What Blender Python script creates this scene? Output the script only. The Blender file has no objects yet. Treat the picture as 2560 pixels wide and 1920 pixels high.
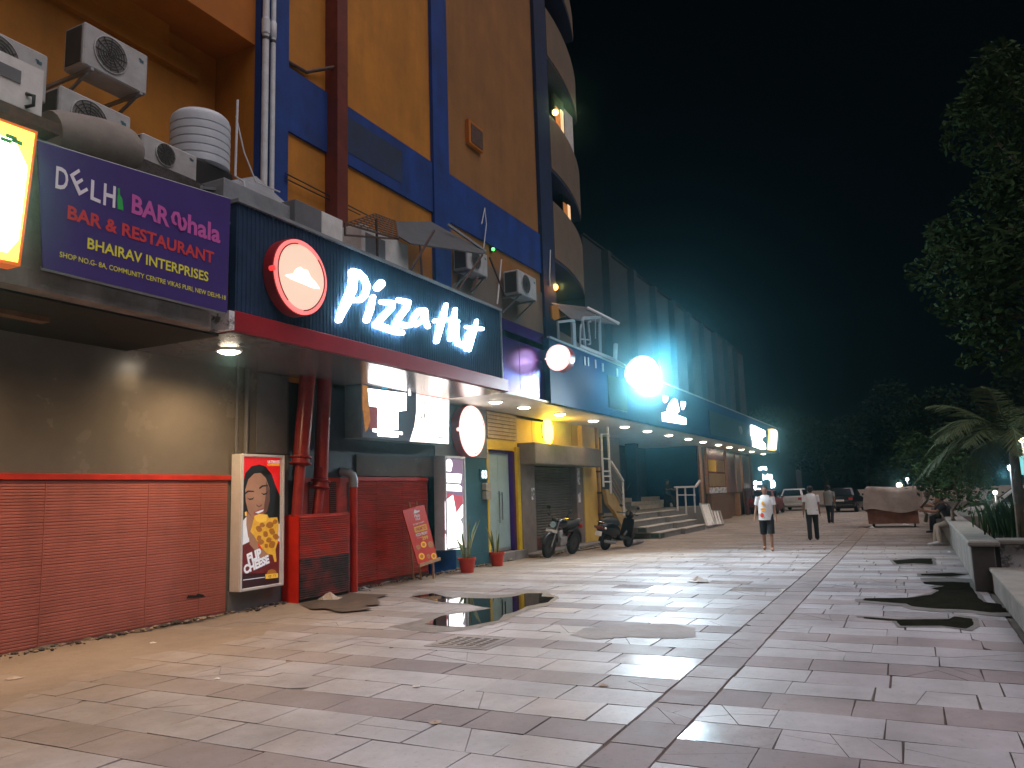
import bpy, bmesh, math, random
from mathutils import Vector, Matrix, noise as mnoise
R = math.radians
random.seed(11)
scene = bpy.context.scene
col = scene.collection

# ------------------------------------------------------------------ camera
CAMH = 1.65
YAW, PIT, ROL, FPX = R(26.6236), R(8.0389), R(-1.8039), 1960.0
_f = Vector((math.cos(PIT)*math.cos(YAW), math.cos(PIT)*math.sin(YAW), math.sin(PIT)))
_r0 = _f.cross(Vector((0, 0, 1))).normalized()
_u0 = _r0.cross(_f)
_r = math.cos(ROL)*_r0 + math.sin(ROL)*_u0
_u = -math.sin(ROL)*_r0 + math.cos(ROL)*_u0
cd = bpy.data.cameras.new("camera")
cd.sensor_width = 36
cd.lens = FPX/2560*36
cd.clip_start = .05
cd.clip_end = 1000
cam = bpy.data.objects.new("camera", cd)
col.objects.link(cam)
cam.matrix_world = Matrix(((_r.x, _u.x, -_f.x, 0), (_r.y, _u.y, -_f.y, 0), (_r.z, _u.z, -_f.z, CAMH), (0, 0, 0, 1)))
scene.camera = cam

# ------------------------------------------------------------------ world, city glow, exposure
SKY_EL, SKY_ROT = R(38), R(215)
w = bpy.data.worlds.new("World")
scene.world = w
w.use_nodes = True
wt = w.node_tree
bg = wt.nodes["Background"]
sky = wt.nodes.new("ShaderNodeTexSky")
sky.sky_type = 'NISHITA'
sky.sun_disc = False
sky.sun_elevation = SKY_EL
sky.sun_rotation = SKY_ROT
wt.links.new(sky.outputs[0], bg.inputs[0])
bg.inputs[1].default_value = .0004

sl = bpy.data.lights.new("night_sun", 'SUN')
sl.energy = 2.35
sl.angle = R(70)
sl.color = (1, .86, .88)
so = bpy.data.objects.new("night_sun", sl)
col.objects.link(so)
so.rotation_euler = Vector((.06, .42, -.9)).to_track_quat('-Z', 'Y').to_euler()

vs = scene.view_settings
vs.view_transform = 'Standard'
vs.look = 'None'
vs.exposure = 0
vs.gamma = 1
scene.cycles.use_denoising = True
scene.cycles.max_bounces = 6
scene.cycles.volume_bounces = 0
scene.cycles.sample_clamp_indirect = 4

# ------------------------------------------------------------------ pixel -> place helpers (2560 px wide photograph)
def _ray(px, py):
    return _f*FPX + _r*(px-1280) - _u*(py-960)
def P(px, py, Y):                      # the point of a wall plane y=Y seen at that pixel
    d = _ray(px, py); return Vector((d.x, d.y, d.z))*(Y/d.y) + Vector((0, 0, CAMH))
def PX(px, py, X):
    d = _ray(px, py); return d*(X/d.x) + Vector((0, 0, CAMH))
def G(px, py, z=0.0):
    d = _ray(px, py); return d*((z-CAMH)/d.z) + Vector((0, 0, CAMH))

# ------------------------------------------------------------------ materials
def mat(name, c, rough=.6, metal=0., var=.18, scale=6., bump=.0, c2=None, emit=None, es=0., spec=.5, bscale=None, thr=(.35, .7), rvar=0., stretch=None, streak=0.):
    m = bpy.data.materials.new(name)
    m.use_nodes = True
    nt = m.node_tree
    b = nt.nodes["Principled BSDF"]
    b.inputs["Roughness"].default_value = rough
    b.inputs["Metallic"].default_value = metal
    b.inputs["Specular IOR Level"].default_value = spec
    c = tuple(c)
    if c2 is None: c2 = tuple(max(0, x*(1-var)) for x in c); c = tuple(min(1, x*(1+var)) for x in c)
    if var > 0 or bump > 0:
        g = nt.nodes.new("ShaderNodeNewGeometry")
        n = nt.nodes.new("ShaderNodeTexNoise")
        n.inputs["Scale"].default_value = scale
        n.inputs["Detail"].default_value = 6
        n.inputs["Roughness"].default_value = .65
        src = g.outputs["Position"]
        if stretch:
            mp = nt.nodes.new("ShaderNodeMapping")
            mp.inputs["Scale"].default_value = stretch
            nt.links.new(src, mp.inputs[0]); src = mp.outputs[0]
        nt.links.new(src, n.inputs["Vector"])
        rp = nt.nodes.new("ShaderNodeValToRGB")
        rp.color_ramp.elements[0].position = thr[0]
        rp.color_ramp.elements[1].position = thr[1]
        rp.color_ramp.elements[0].color = c2+(1,)
        rp.color_ramp.elements[1].color = c+(1,)
        nt.links.new(n.outputs["Fac"], rp.inputs[0])
        cs = rp.outputs[0]
        if streak:
            ms = nt.nodes.new("ShaderNodeMapping"); ms.inputs["Scale"].default_value = (1.0, 1.0, .16)
            nt.links.new(g.outputs["Position"], ms.inputs[0])
            ns = nt.nodes.new("ShaderNodeTexNoise"); ns.inputs["Scale"].default_value = 1.6; ns.inputs["Detail"].default_value = 8; ns.inputs["Roughness"].default_value = .7
            nt.links.new(ms.outputs[0], ns.inputs["Vector"])
            rs_ = nt.nodes.new("ShaderNodeMapRange"); rs_.inputs[1].default_value = .42; rs_.inputs[2].default_value = .66; rs_.inputs[3].default_value = 1.; rs_.inputs[4].default_value = 1.-streak
            nt.links.new(ns.outputs["Fac"], rs_.inputs[0])
            mm = nt.nodes.new("ShaderNodeVectorMath"); mm.operation = 'SCALE'
            nt.links.new(cs, mm.inputs[0]); nt.links.new(rs_.outputs[0], mm.inputs["Scale"]); cs = mm.outputs[0]
        nt.links.new(cs, b.inputs["Base Color"])
        if rvar:
            mr = nt.nodes.new("ShaderNodeMapRange")
            mr.inputs[1].default_value = .3; mr.inputs[2].default_value = .7
            mr.inputs[3].default_value = rough-rvar; mr.inputs[4].default_value = rough+rvar
            nt.links.new(n.outputs["Fac"], mr.inputs[0])
            nt.links.new(mr.outputs[0], b.inputs["Roughness"])
        if bump > 0:
            n2 = nt.nodes.new("ShaderNodeTexNoise")
            n2.inputs["Scale"].default_value = bscale or scale*5
            n2.inputs["Detail"].default_value = 5
            nt.links.new(src, n2.inputs["Vector"])
            bp = nt.nodes.new("ShaderNodeBump")
            bp.inputs["Strength"].default_value = bump
            bp.inputs["Distance"].default_value = .02
            nt.links.new(n2.outputs["Fac"], bp.inputs["Height"])
            nt.links.new(bp.outputs[0], b.inputs["Normal"])
    else:
        b.inputs["Base Color"].default_value = c+(1,)
    if emit:
        b.inputs["Emission Color"].default_value = tuple(emit)+(1,)
        b.inputs["Emission Strength"].default_value = es
    return m

M_ = {}
def D(name, *a, **k): M_[name] = mat(name, *a, **k); return M_[name]
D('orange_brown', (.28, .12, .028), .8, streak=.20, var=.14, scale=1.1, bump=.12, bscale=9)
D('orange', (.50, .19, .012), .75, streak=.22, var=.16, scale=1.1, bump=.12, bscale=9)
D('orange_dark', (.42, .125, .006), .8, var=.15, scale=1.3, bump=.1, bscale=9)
D('blue', (.005, .042, .23), .7, streak=.4, var=.25, scale=1.6, bump=.1, bscale=9)
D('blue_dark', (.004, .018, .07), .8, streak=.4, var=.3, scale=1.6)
D('blue_grime', (.02, .04, .12), .8, c2=(.02, .03, .05), scale=2)
D('brownred', (.14, .022, .012), .6, var=.25, scale=3)
D('pipe_white', (.62, .64, .66), .45, var=.12, scale=5)
D('grey_wall', (.165, .15, .135), .24, c2=(.125, .115, .105), scale=1.3, bump=.22, bscale=2.6, rvar=.06)
D('grey_panel', (.15, .15, .16), .4, var=.15, scale=3)
D('dark_blue_wall', (.05, .062, .075), .42, var=.25, scale=2.2, bump=.12, bscale=6)
D('red_slat', (.58, .05, .032), .30, c2=(.30, .045, .032), scale=2.2, stretch=(1, 1, 4))
D('red_slat_dusty', (.42, .13, .105), .5, streak=.25, c2=(.34, .105, .085), scale=1.6, stretch=(1, 1, 3))
D('red_rail', (.46, .028, .015), .4, var=.2, scale=5)
D('red_lit_side', (.55, .022, .012), .38, var=.15, scale=4)
D('red_pipe', (.27, .03, .028), .3, var=.25, scale=6)
D('red_burnt', (.20, .03, .025), .55, c2=(.03, .022, .02), scale=2.6, thr=(.4, .6))
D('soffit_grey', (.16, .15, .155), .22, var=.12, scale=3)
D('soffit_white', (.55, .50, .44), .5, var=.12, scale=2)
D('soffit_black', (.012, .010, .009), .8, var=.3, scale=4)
D('concrete', (.30, .27, .25), .85, streak=.4, c2=(.17, .15, .14), scale=2.6, bump=.4, bscale=14)
D('awning_shade', (.05, .055, .06), .6, var=.3, scale=4)  # underside shade of the sloping roof sheets put into their colour
D('rim', (.27, .25, .225), .85, c2=(.19, .175, .16), scale=3.5, bump=.35, bscale=16)
D('patch_fringe', (.17, .155, .15), .6, c2=(.10, .092, .088), scale=4, thr=(.3, .65))
D('stringer', (.45, .31, .12), .7, c2=(.34, .22, .08), scale=4)
D('wet_dirt', (.15, .11, .08), .5, c2=(.09, .066, .05), scale=5, bump=.3)
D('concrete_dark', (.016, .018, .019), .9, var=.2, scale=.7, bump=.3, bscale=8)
D('concrete_light', (.42, .39, .36), .85, c2=(.26, .24, .22), scale=3.5, bump=.35, bscale=16)
D('grime', (.06, .05, .045), .9, var=.4, scale=8, bump=.5)
D('sign_dark', (.022, .045, .095), .72, spec=.2, var=.2, scale=4)
D('hall_dark', (.012, .013, .014), .9, var=.2)
D('fascia_blue', (.002, .030, .11), .6, spec=.1, var=.15, scale=2)
D('fascia_purple', (.10, .035, .26), .22, .7, var=.15, scale=2)
D('red_trim', (.34, .012, .022), .35, var=.12, scale=3)
D('alu', (.66, .66, .68), .35, .15, var=.06, scale=8)
D('ac_white', (.47, .47, .47), .5, c2=(.36, .35, .34), scale=5)
D('ac_grille', (.16, .15, .14), .6, var=.2, scale=30)
D('ac_dark', (.045, .042, .04), .7, var=.2)
D('steel', (.35, .35, .36), .4, .6, var=.15, scale=10)
D('rust', (.13, .06, .035), .8, c2=(.05, .03, .025), scale=12)
D('galv', (.30, .32, .34), .5, .4, var=.15, scale=4)
D('white_paint', (.72, .71, .68), .5, c2=(.58, .56, .53), scale=6)
D('black', (.012, .012, .013), .45, var=.1)
D('rubber', (.018, .018, .018), .8, var=.2, scale=20)
D('chrome', (.75, .75, .76), .15, 1., var=.0)
D('tank', (.60, .64, .68), .45, c2=(.50, .55, .60), scale=4)
D('tarp', (.26, .225, .19), .85, c2=(.20, .17, .15), scale=5, bump=.3, bscale=6)
D('banner', (.055, .025, .19), .5, c2=(.045, .018, .15), scale=1.5)
def paper(n, c, e=.0): return D(n, c, .5, var=0., emit=c, es=e)
paper('b_white', (.80, .76, .82)); paper('b_pink', (.55, .10, .38)); paper('b_red', (.62, .045, .05))
paper('b_yellow', (.78, .72, .06)); paper('b_green', (.03, .42, .08))
D('glass_door', (.34, .46, .46), .28, var=.1, scale=2)
D('teal_wall', (.035, .11, .135), .5, var=.2, scale=2)
D('meter', (.33, .30, .25), .6)
D('board_grey', (.022, .045, .06), .6, spec=.2)
D('yellow_wall', (.72, .48, .12), .6, c2=(.60, .38, .08), scale=2)
D('yellow_paint', (.66, .44, .02), .55, var=.12, scale=3)
D('slat_wood', (.50, .34, .17), .6, var=.2, scale=4)
D('shutter', (.20, .175, .155), .5, .2, var=.2, scale=3)
D('shutter_box', (.24, .19, .165), .8, c2=(.16, .125, .11), scale=3, bump=.2)
D('stair', (.20, .185, .165), .8, var=.2, scale=4)
D('stair_nose', (.46, .42, .36), .7, var=.2, scale=6)
D('stair_green', (.035, .06, .045), .7, var=.3, scale=4)
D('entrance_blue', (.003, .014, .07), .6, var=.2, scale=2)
D('wood', (.20, .11, .055), .7, c2=(.12, .06, .03), scale=5, stretch=(1, 1, .2))
D('wood_light', (.42, .23, .12), .6, var=.2, scale=8)
D('terracotta', (.48, .035, .02), .45, var=.12)
D('leaf_snake', (.16, .22, .09), .5, c2=(.06, .12, .05), scale=18, stretch=(1, 1, .4))
D('leaf_edge', (.42, .40, .16), .5, var=.1)
D('soil', (.05, .035, .025), .95, var=.3, scale=20)
D('foliage', (.035, .07, .022), .9, spec=.1, c2=(.02, .042, .015), scale=1.5)
D('foliage_far', (.03, .05, .026), .95, spec=.0, c2=(.018, .032, .017), scale=.6)
D('palm', (.11, .15, .07), .7, spec=.2, c2=(.06, .09, .04), scale=2)
D('bark', (.10, .075, .05), .9, var=.3, scale=8, bump=.5)
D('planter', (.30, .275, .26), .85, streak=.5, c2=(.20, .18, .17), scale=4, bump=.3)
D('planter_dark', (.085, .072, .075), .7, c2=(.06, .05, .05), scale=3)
D('peel', (.72, .72, .74), .7, c2=(.20, .18, .17), scale=6, thr=(.42, .5))
D('water', (.012, .011, .010), .03, var=0., spec=.9)
D('patch_black', (.009, .010, .007), .7, spec=.0, c2=(.020, .019, .015), scale=6)
D('wet_edge', (.16, .135, .12), .5, var=.3, scale=7)
D('skin', (.28, .14, .085), .55, var=.08, scale=20)
D('hair', (.012, .010, .009), .6, var=.2)
D('cloth_white', (.68, .66, .66), .85, var=.06, scale=8, bump=.2)
D('cloth_grey', (.26, .27, .25), .85, var=.1, scale=8)
D('cloth_black', (.014, .014, .017), .85, var=.2, scale=8)
D('cloth_beige', (.42, .34, .28), .85, var=.1)
D('car_white', (.55, .54, .52), .35, var=.05)
D('car_black', (.012, .012, .014), .2, var=.1)
D('car_glass', (.01, .012, .014), .08, var=0.)
D('jute', (.44, .35, .30), .9, c2=(.33, .25, .21), scale=3, bump=.5, bscale=9)
D('jute_red', (.26, .115, .08), .9, var=.3, scale=4)
def lamp(n, c, s): return D(n, c, .5, var=0., emit=c, es=s)
# ------------------------------------------------------------------ mesh helpers
OFF = {}
class MB:
    def __init__(s): s.v = []; s.f = []; s.m = []
    def _add(s, vs, fs, m=0):
        o = len(s.v); s.v += [Vector(v) for v in vs]
        for f in fs: s.f.append([i+o for i in f]); s.m.append(m)
    def box(s, x0, x1, y0, y1, z0, z1, m=0):
        s._add([(x0, y0, z0), (x1, y0, z0), (x1, y1, z0), (x0, y1, z0), (x0, y0, z1), (x1, y0, z1), (x1, y1, z1), (x0, y1, z1)],
               [(0, 3, 2, 1), (4, 5, 6, 7), (0, 1, 5, 4), (1, 2, 6, 5), (2, 3, 7, 6), (3, 0, 4, 7)], m); return s
    def obox(s, c, sz, rot=None, m=0):
        n = len(s.v); x, y, z = sz[0]/2, sz[1]/2, sz[2]/2
        s.box(-x, x, -y, y, -z, z, m)
        for i in range(n, len(s.v)):
            v = s.v[i]; v = rot @ v if rot is not None else v; s.v[i] = v+Vector(c)
        return s
    def bar(s, a, b, wx, wz=None, m=0):          # square bar from a to b
        a = Vector(a); b = Vector(b); d = b-a
        q = d.to_track_quat('Z', 'Y').to_matrix()
        return s.obox((a+b)/2, (wx, wz or wx, d.length), q, m)
    def tube(s, pts, r, seg=10, m=0, cap=True):
        pts = [Vector(p) for p in pts]; n = len(pts)
        rs = r if isinstance(r, (list, tuple)) else [r]*n
        o = len(s.v); up = None
        for i, p in enumerate(pts):
            d = (pts[min(i+1, n-1)]-pts[max(i-1, 0)]).normalized()
            if up is None: up = Vector((0, 0, 1)) if abs(d.z) < .9 else Vector((1, 0, 0))
            a = d.cross(up).normalized(); up = a.cross(d)
            for k in range(seg):
                t = 2*math.pi*k/seg
                s.v.append(p+(a*math.cos(t)+up*math.sin(t))*rs[i])
        for i in range(n-1):
            for k in range(seg):
                k2 = (k+1) % seg
                s.f.append([o+i*seg+k, o+i*seg+k2, o+(i+1)*seg+k2, o+(i+1)*seg+k]); s.m.append(m)
        if cap:
            s.f.append([o+k for k in range(seg)][::-1]); s.m.append(m)
            s.f.append([o+(n-1)*seg+k for k in range(seg)]); s.m.append(m)
        return s
    def lathe(s, c, prof, seg=20, axis=None, m=0, cap=True):
        c = Vector(c); q = Matrix.Identity(3) if axis is None else Vector(axis).to_track_quat('Z', 'Y').to_matrix()
        o = len(s.v); n = len(prof)
        for r, z in prof:
            for k in range(seg):
                t = 2*math.pi*k/seg
                s.v.append(c+q @ Vector((r*math.cos(t), r*math.sin(t), z)))
        for i in range(n-1):
            for k in range(seg):
                k2 = (k+1) % seg
                s.f.append([o+i*seg+k, o+i*seg+k2, o+(i+1)*seg+k2, o+(i+1)*seg+k]); s.m.append(m)
        if cap:
            s.f.append([o+k for k in range(seg)][::-1]); s.m.append(m)
            s.f.append([o+(n-1)*seg+k for k in range(seg)]); s.m.append(m)
        return s
    def ball(s, c, r, m=0, seg=12, rings=8):
        r = (r, r, r) if not isinstance(r, (tuple, list)) else r
        c = Vector(c); o = len(s.v)
        for i in range(rings+1):
            p = math.pi*i/rings
            rr = max(math.sin(p), .02)
            for k in range(seg):
                t = 2*math.pi*k/seg
                s.v.append(c+Vector((r[0]*rr*math.cos(t), r[1]*rr*math.sin(t), -r[2]*math.cos(p))))
        for i in range(rings):
            for k in range(seg):
                k2 = (k+1) % seg
                s.f.append([o+i*seg+k, o+i*seg+k2, o+(i+1)*seg+k2, o+(i+1)*seg+k]); s.m.append(m)
        return s
    def prism(s, front, back, m=0):               # two matching outlines
        n = len(front); o = len(s.v)
        s.v += [Vector(p) for p in front]+[Vector(p) for p in back]
        s.f.append(list(range(o, o+n))); s.m.append(m)
        s.f.append(list(range(o+2*n-1, o+n-1, -1))); s.m.append(m)
        for i in range(n):
            j = (i+1) % n
            s.f.append([o+j, o+i, o+n+i, o+n+j]); s.m.append(m)
        return s
    def wall(s, pts, Y, d0, d1, m=0):             # outline of (x,z) on the plane y=Y, from d0 to d1 in front of it
        return s.prism([(p[0], Y-d1, p[1]) for p in pts], [(p[0], Y-d0, p[1]) for p in pts], m)
    def quad(s, a, b, c, d, m=0): s._add([a, b, c, d], [(0, 1, 2, 3)], m); return s
    def build(s, name, mats, parent=None, bev=0, smooth=35, local=False, fixn=True, kind=None, label=None, cat=None, group=None):
        if not isinstance(mats, (list, tuple)): mats = [mats]
        me = bpy.data.meshes.new(name)
        if local: o = Vector((0, 0, 0))
        elif parent is not None: o = OFF[parent.name]
        elif kind == 'structure' or not s.v: o = Vector((0, 0, 0))
        else:
            xs = [v.x for v in s.v]; ys = [v.y for v in s.v]; zs = [v.z for v in s.v]
            o = Vector(((min(xs)+max(xs))/2, (min(ys)+max(ys))/2, min(zs)))
        me.from_pydata([tuple(v-o) for v in s.v], [], s.f)
        for m in mats: me.materials.append(M_[m] if isinstance(m, str) else m)
        me.polygons.foreach_set('material_index', s.m)
        if fixn or bev:
            b = bmesh.new(); b.from_mesh(me)
            if fixn: bmesh.ops.recalc_face_normals(b, faces=b.faces)
            if bev: bmesh.ops.bevel(b, geom=[e for e in b.edges], offset=bev, segments=1, affect='EDGES', clamp_overlap=True)
            b.to_mesh(me); b.free()
        if smooth:
            me.polygons.foreach_set('use_smooth', [True]*len(me.polygons))
            me.set_sharp_from_angle(angle=R(smooth))
        me.update()
        ob = bpy.data.objects.new(name, me); col.objects.link(ob)
        if parent is not None: ob.parent = parent; OFF[ob.name] = OFF[parent.name] if not local else Vector((0, 0, 0))
        else: ob.location = o; OFF[ob.name] = o
        if kind: ob['kind'] = kind
        if label: tag(ob, label, cat, group)
        return ob
def tag(o, label=None, cat=None, group=None):
    if label: o['label'] = label
    if cat: o['category'] = cat
    if group: o['group'] = group
    return o
def E(name, label, cat, loc, rz=0, group=None):
    o = bpy.data.objects.new(name, None); o.empty_display_size = .1
    col.objects.link(o); o.location = loc; o.rotation_euler = (0, 0, rz)
    OFF[o.name] = Vector(loc) if rz == 0 else Vector((0, 0, 0))
    return tag(o, label, cat, group)
def copy_tree(o, parent=None):
    c = o.copy(); col.objects.link(c)
    if parent is not None: c.parent = parent
    for ch in list(o.children): copy_tree(ch, c)
    return c
def bx(name, m, parent, *d, bev=0, **k): return MB().box(*d).build(name, m, parent, bev=bev, **k)

def txt(s, m, parent, o, U, V, N, u0, v0, u1, v1, bold=0., name='lettering', depth=.004, shear=0., space=1.):
    """text stretched to the rectangle u0..u1, v0..v1 of the frame (o; U right, V up, N out)"""
    cu = bpy.data.curves.new(name, 'FONT'); cu.body = s; cu.offset = bold; cu.shear = shear; cu.space_character = space
    cu.resolution_u = 3
    ob = bpy.data.objects.new(name, cu); col.objects.link(ob)
    me = bpy.data.meshes.new_from_object(ob.evaluated_get(bpy.context.evaluated_depsgraph_get()))
    bpy.data.objects.remove(ob); bpy.data.curves.remove(cu)
    xs = [v.co.x for v in me.vertices]; ys = [v.co.y for v in me.vertices]
    x0, x1, y0, y1 = min(xs), max(xs), min(ys), max(ys)
    o, U, V, N = Vector(o), Vector(U), Vector(V), Vector(N)
    q = MB()
    for p in me.polygons:
        q._add([o+U*(u0+(me.vertices[i].co.x-x0)/(x1-x0)*(u1-u0))+V*(v0+(me.vertices[i].co.y-y0)/(y1-y0)*(v1-v0))+N*depth for i in p.vertices], [list(range(len(p.vertices)))])
    bpy.data.meshes.remove(me)
    return q.build(name, m, parent, fixn=False, smooth=0)
def wtxt(s, m, parent, Y, x0, z0, x1, z1, **k):
    return txt(s, m, parent, (0, Y, 0), (1, 0, 0), (0, 0, 1), (0, -1, 0), x0, z0, x1, z1, **k)

def zoomed(ox, oy, sc):                          # read-out of a magnified crop -> photograph pixel
    return lambda p: (ox+p[0]/sc, oy+p[1]/sc)
def shape(q, pts, zf, Y, d0, d1, m=0):           # outline traced on a flat board at y=Y
    w_ = []
    for p in pts:
        a = P(*zf(p), Y); w_.append((a.x, a.z))
    q.wall(w_, Y, d0, d1, m); return q
def stroke(q, pts, zf, Y, d0, d1, m=0, n=10):    # brush stroke: list of (x, y, radius)
    for (x0, y0, r0), (x1, y1, r1) in zip(pts, pts[1:]):
        a = math.atan2(y1-y0, x1-x0); out = []
        for k in range(n+1):
            t = a+math.pi/2+math.pi*k/n; out.append((x0+r0*math.cos(t), y0+r0*math.sin(t)))
        for k in range(n+1):
            t = a-math.pi/2+math.pi*k/n; out.append((x1+r1*math.cos(t), y1+r1*math.sin(t)))
        shape(q, out, zf, Y, d0, d1, m); d1 += .0012
    return q
def spot(parent, loc, to, W, colr, size=R(100), blend=.6, rad=.06, name='light_source'):
    l = bpy.data.lights.new(name, 'SPOT'); l.energy = W; l.color = colr; l.spot_size = size; l.spot_blend = blend; l.shadow_soft_size = rad
    o = bpy.data.objects.new(name, l); col.objects.link(o); o.parent = parent
    o.location = Vector(loc)-OFF[parent.name]
    o.rotation_euler = (Vector(to)-Vector(loc)).to_track_quat('-Z', 'Y').to_euler(); return o
def point(parent, loc, W, colr, rad=.06, name='light_source'):
    l = bpy.data.lights.new(name, 'POINT'); l.energy = W; l.color = colr; l.shadow_soft_size = rad
    o = bpy.data.objects.new(name, l); col.objects.link(o); o.parent = parent
    o.location = Vector(loc)-OFF[parent.name]; return o
WY, FY, SZ = 9.4, 7.45, 3.80      # shop wall plane, canopy front plane, soffit height
HAZE = .0036
# ------------------------------------------------------------------ ground, paving, puddles
def ground_mat(name, c, c2, rough, rvar, sand=(.28, .215, .16), dusty=1.0):
    m = mat(name, c, rough, c2=c2, scale=2.3, bump=.07, bscale=20, rvar=rvar, thr=(.32, .68))
    nt = m.node_tree; b = nt.nodes["Principled BSDF"]
    src = b.inputs["Base Color"].links[0].from_socket
    rs = b.inputs["Roughness"].links[0].from_socket if b.inputs["Roughness"].links else None
    g = nt.nodes.new("ShaderNodeNewGeometry"); sp = nt.nodes.new("ShaderNodeSeparateXYZ")
    nt.links.new(g.outputs["Position"], sp.inputs[0])
    n = nt.nodes.new("ShaderNodeTexNoise"); n.inputs["Scale"].default_value = .8; n.inputs["Detail"].default_value = 7
    n.inputs["Roughness"].default_value = .7
    nt.links.new(g.outputs["Position"], n.inputs["Vector"])
    my = nt.nodes.new("ShaderNodeMapRange"); my.inputs[1].default_value = 4.4; my.inputs[2].default_value = 8.6
    nt.links.new(sp.outputs["Y"], my.inputs[0])
    mx = nt.nodes.new("ShaderNodeMapRange"); mx.inputs[1].default_value = 13; mx.inputs[2].default_value = 27
    nt.links.new(sp.outputs["X"], mx.inputs[0])
    ml = nt.nodes.new("ShaderNodeMapRange"); ml.inputs[1].default_value = 11; ml.inputs[2].default_value = 3; ml.inputs[3].default_value = 0; ml.inputs[4].default_value = .55
    nt.links.new(sp.outputs["X"], ml.inputs[0])
    mly = nt.nodes.new("ShaderNodeMath"); mly.operation = 'MULTIPLY'; nt.links.new(ml.outputs[0], mly.inputs[0])
    mky = nt.nodes.new("ShaderNodeMapRange"); mky.inputs[1].default_value = 2.6; mky.inputs[2].default_value = 5.0; nt.links.new(sp.outputs["Y"], mky.inputs[0]); nt.links.new(mky.outputs[0], mly.inputs[1])
    a0 = nt.nodes.new("ShaderNodeMath"); a0.operation = 'ADD'; nt.links.new(my.outputs[0], a0.inputs[0]); nt.links.new(mly.outputs[0], a0.inputs[1])
    a = nt.nodes.new("ShaderNodeMath"); a.operation = 'ADD'; nt.links.new(a0.outputs[0], a.inputs[0]); nt.links.new(mx.outputs[0], a.inputs[1])
    s = nt.nodes.new("ShaderNodeMath"); s.operation = 'MULTIPLY_ADD'; s.inputs[1].default_value = 1.5; s.inputs[2].default_value = -.86
    nt.links.new(n.outputs["Fac"], s.inputs[0])
    t = nt.nodes.new("ShaderNodeMath"); t.operation = 'ADD'; t.use_clamp = True
    nt.links.new(a.outputs[0], t.inputs[0]); nt.links.new(s.outputs[0], t.inputs[1])
    u = nt.nodes.new("ShaderNodeMath"); u.operation = 'MULTIPLY'; u.inputs[1].default_value = .88*dusty; nt.links.new(t.outputs[0], u.inputs[0])
    mi = nt.nodes.new("ShaderNodeMix"); mi.data_type = 'RGBA'
    nt.links.new(u.outputs[0], mi.inputs[0]); nt.links.new(src, mi.inputs[6]); mi.inputs[7].default_value = sand+(1,)
    n3 = nt.nodes.new("ShaderNodeTexNoise"); n3.inputs["Scale"].default_value = .55; n3.inputs["Detail"].default_value = 9; n3.inputs["Roughness"].default_value = .72
    nt.links.new(g.outputs["Position"], n3.inputs["Vector"])
    r3 = nt.nodes.new("ShaderNodeMapRange"); r3.inputs[1].default_value = .36; r3.inputs[2].default_value = .60; r3.inputs[3].default_value = .70; r3.inputs[4].default_value = 1.04
    nt.links.new(n3.outputs["Fac"], r3.inputs[0])
    n4 = nt.nodes.new("ShaderNodeTexNoise"); n4.inputs["Scale"].default_value = 26; n4.inputs["Detail"].default_value = 4
    nt.links.new(g.outputs["Position"], n4.inputs["Vector"])
    r4 = nt.nodes.new("ShaderNodeMapRange"); r4.inputs[1].default_value = .27; r4.inputs[2].default_value = .40; r4.inputs[3].default_value = .72; r4.inputs[4].default_value = 1.
    nt.links.new(n4.outputs["Fac"], r4.inputs[0])
    m4 = nt.nodes.new("ShaderNodeMath"); m4.operation = 'MULTIPLY'; nt.links.new(r3.outputs[0], m4.inputs[0]); nt.links.new(r4.outputs[0], m4.inputs[1])
    sc3 = nt.nodes.new("ShaderNodeVectorMath"); sc3.operation = 'SCALE'; nt.links.new(mi.outputs[2], sc3.inputs[0]); nt.links.new(m4.outputs[0], sc3.inputs["Scale"])
    nt.links.new(sc3.outputs[0], b.inputs["Base Color"])
    if rs:
        mr = nt.nodes.new("ShaderNodeMix"); mr.data_type = 'FLOAT'
        nt.links.new(u.outputs[0], mr.inputs[0]); nt.links.new(rs, mr.inputs[2]); mr.inputs[3].default_value = .85
        nt.links.new(mr.outputs[0], b.inputs["Roughness"])
    M_[name] = m
ground_mat('joint', (.17, .14, .12), (.10, .08, .07), .9, 0)
LIGHT = []
for i, (c, r) in enumerate([((.47, .46, .49), .50), ((.50, .49, .52), .20), ((.43, .42, .455), .56), ((.46, .44, .475), .44)]):
    ground_mat('slab_light_%d' % i, c, tuple(x*.82 for x in c), r, .05); LIGHT.append('slab_light_%d' % i)
DARK = []
for i, (c, r) in enumerate([((.315, .27, .285), .62), ((.285, .245, .26), .66), ((.335, .29, .30), .58)]):
    ground_mat('slab_dark_%d' % i, c, tuple(x*.78 for x in c), r, .08); DARK.append('slab_dark_%d' % i)
ground_mat('sand', (.29, .22, .16), (.21, .155, .11), .92, 0)
ground_mat('cement', (.36, .33, .325), (.29, .265, .26), .75, 0)

q = MB(); q.box(-60, 260, -160, 200, -.6, -.014)
q.build('ground', 'joint', kind='structure')

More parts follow.
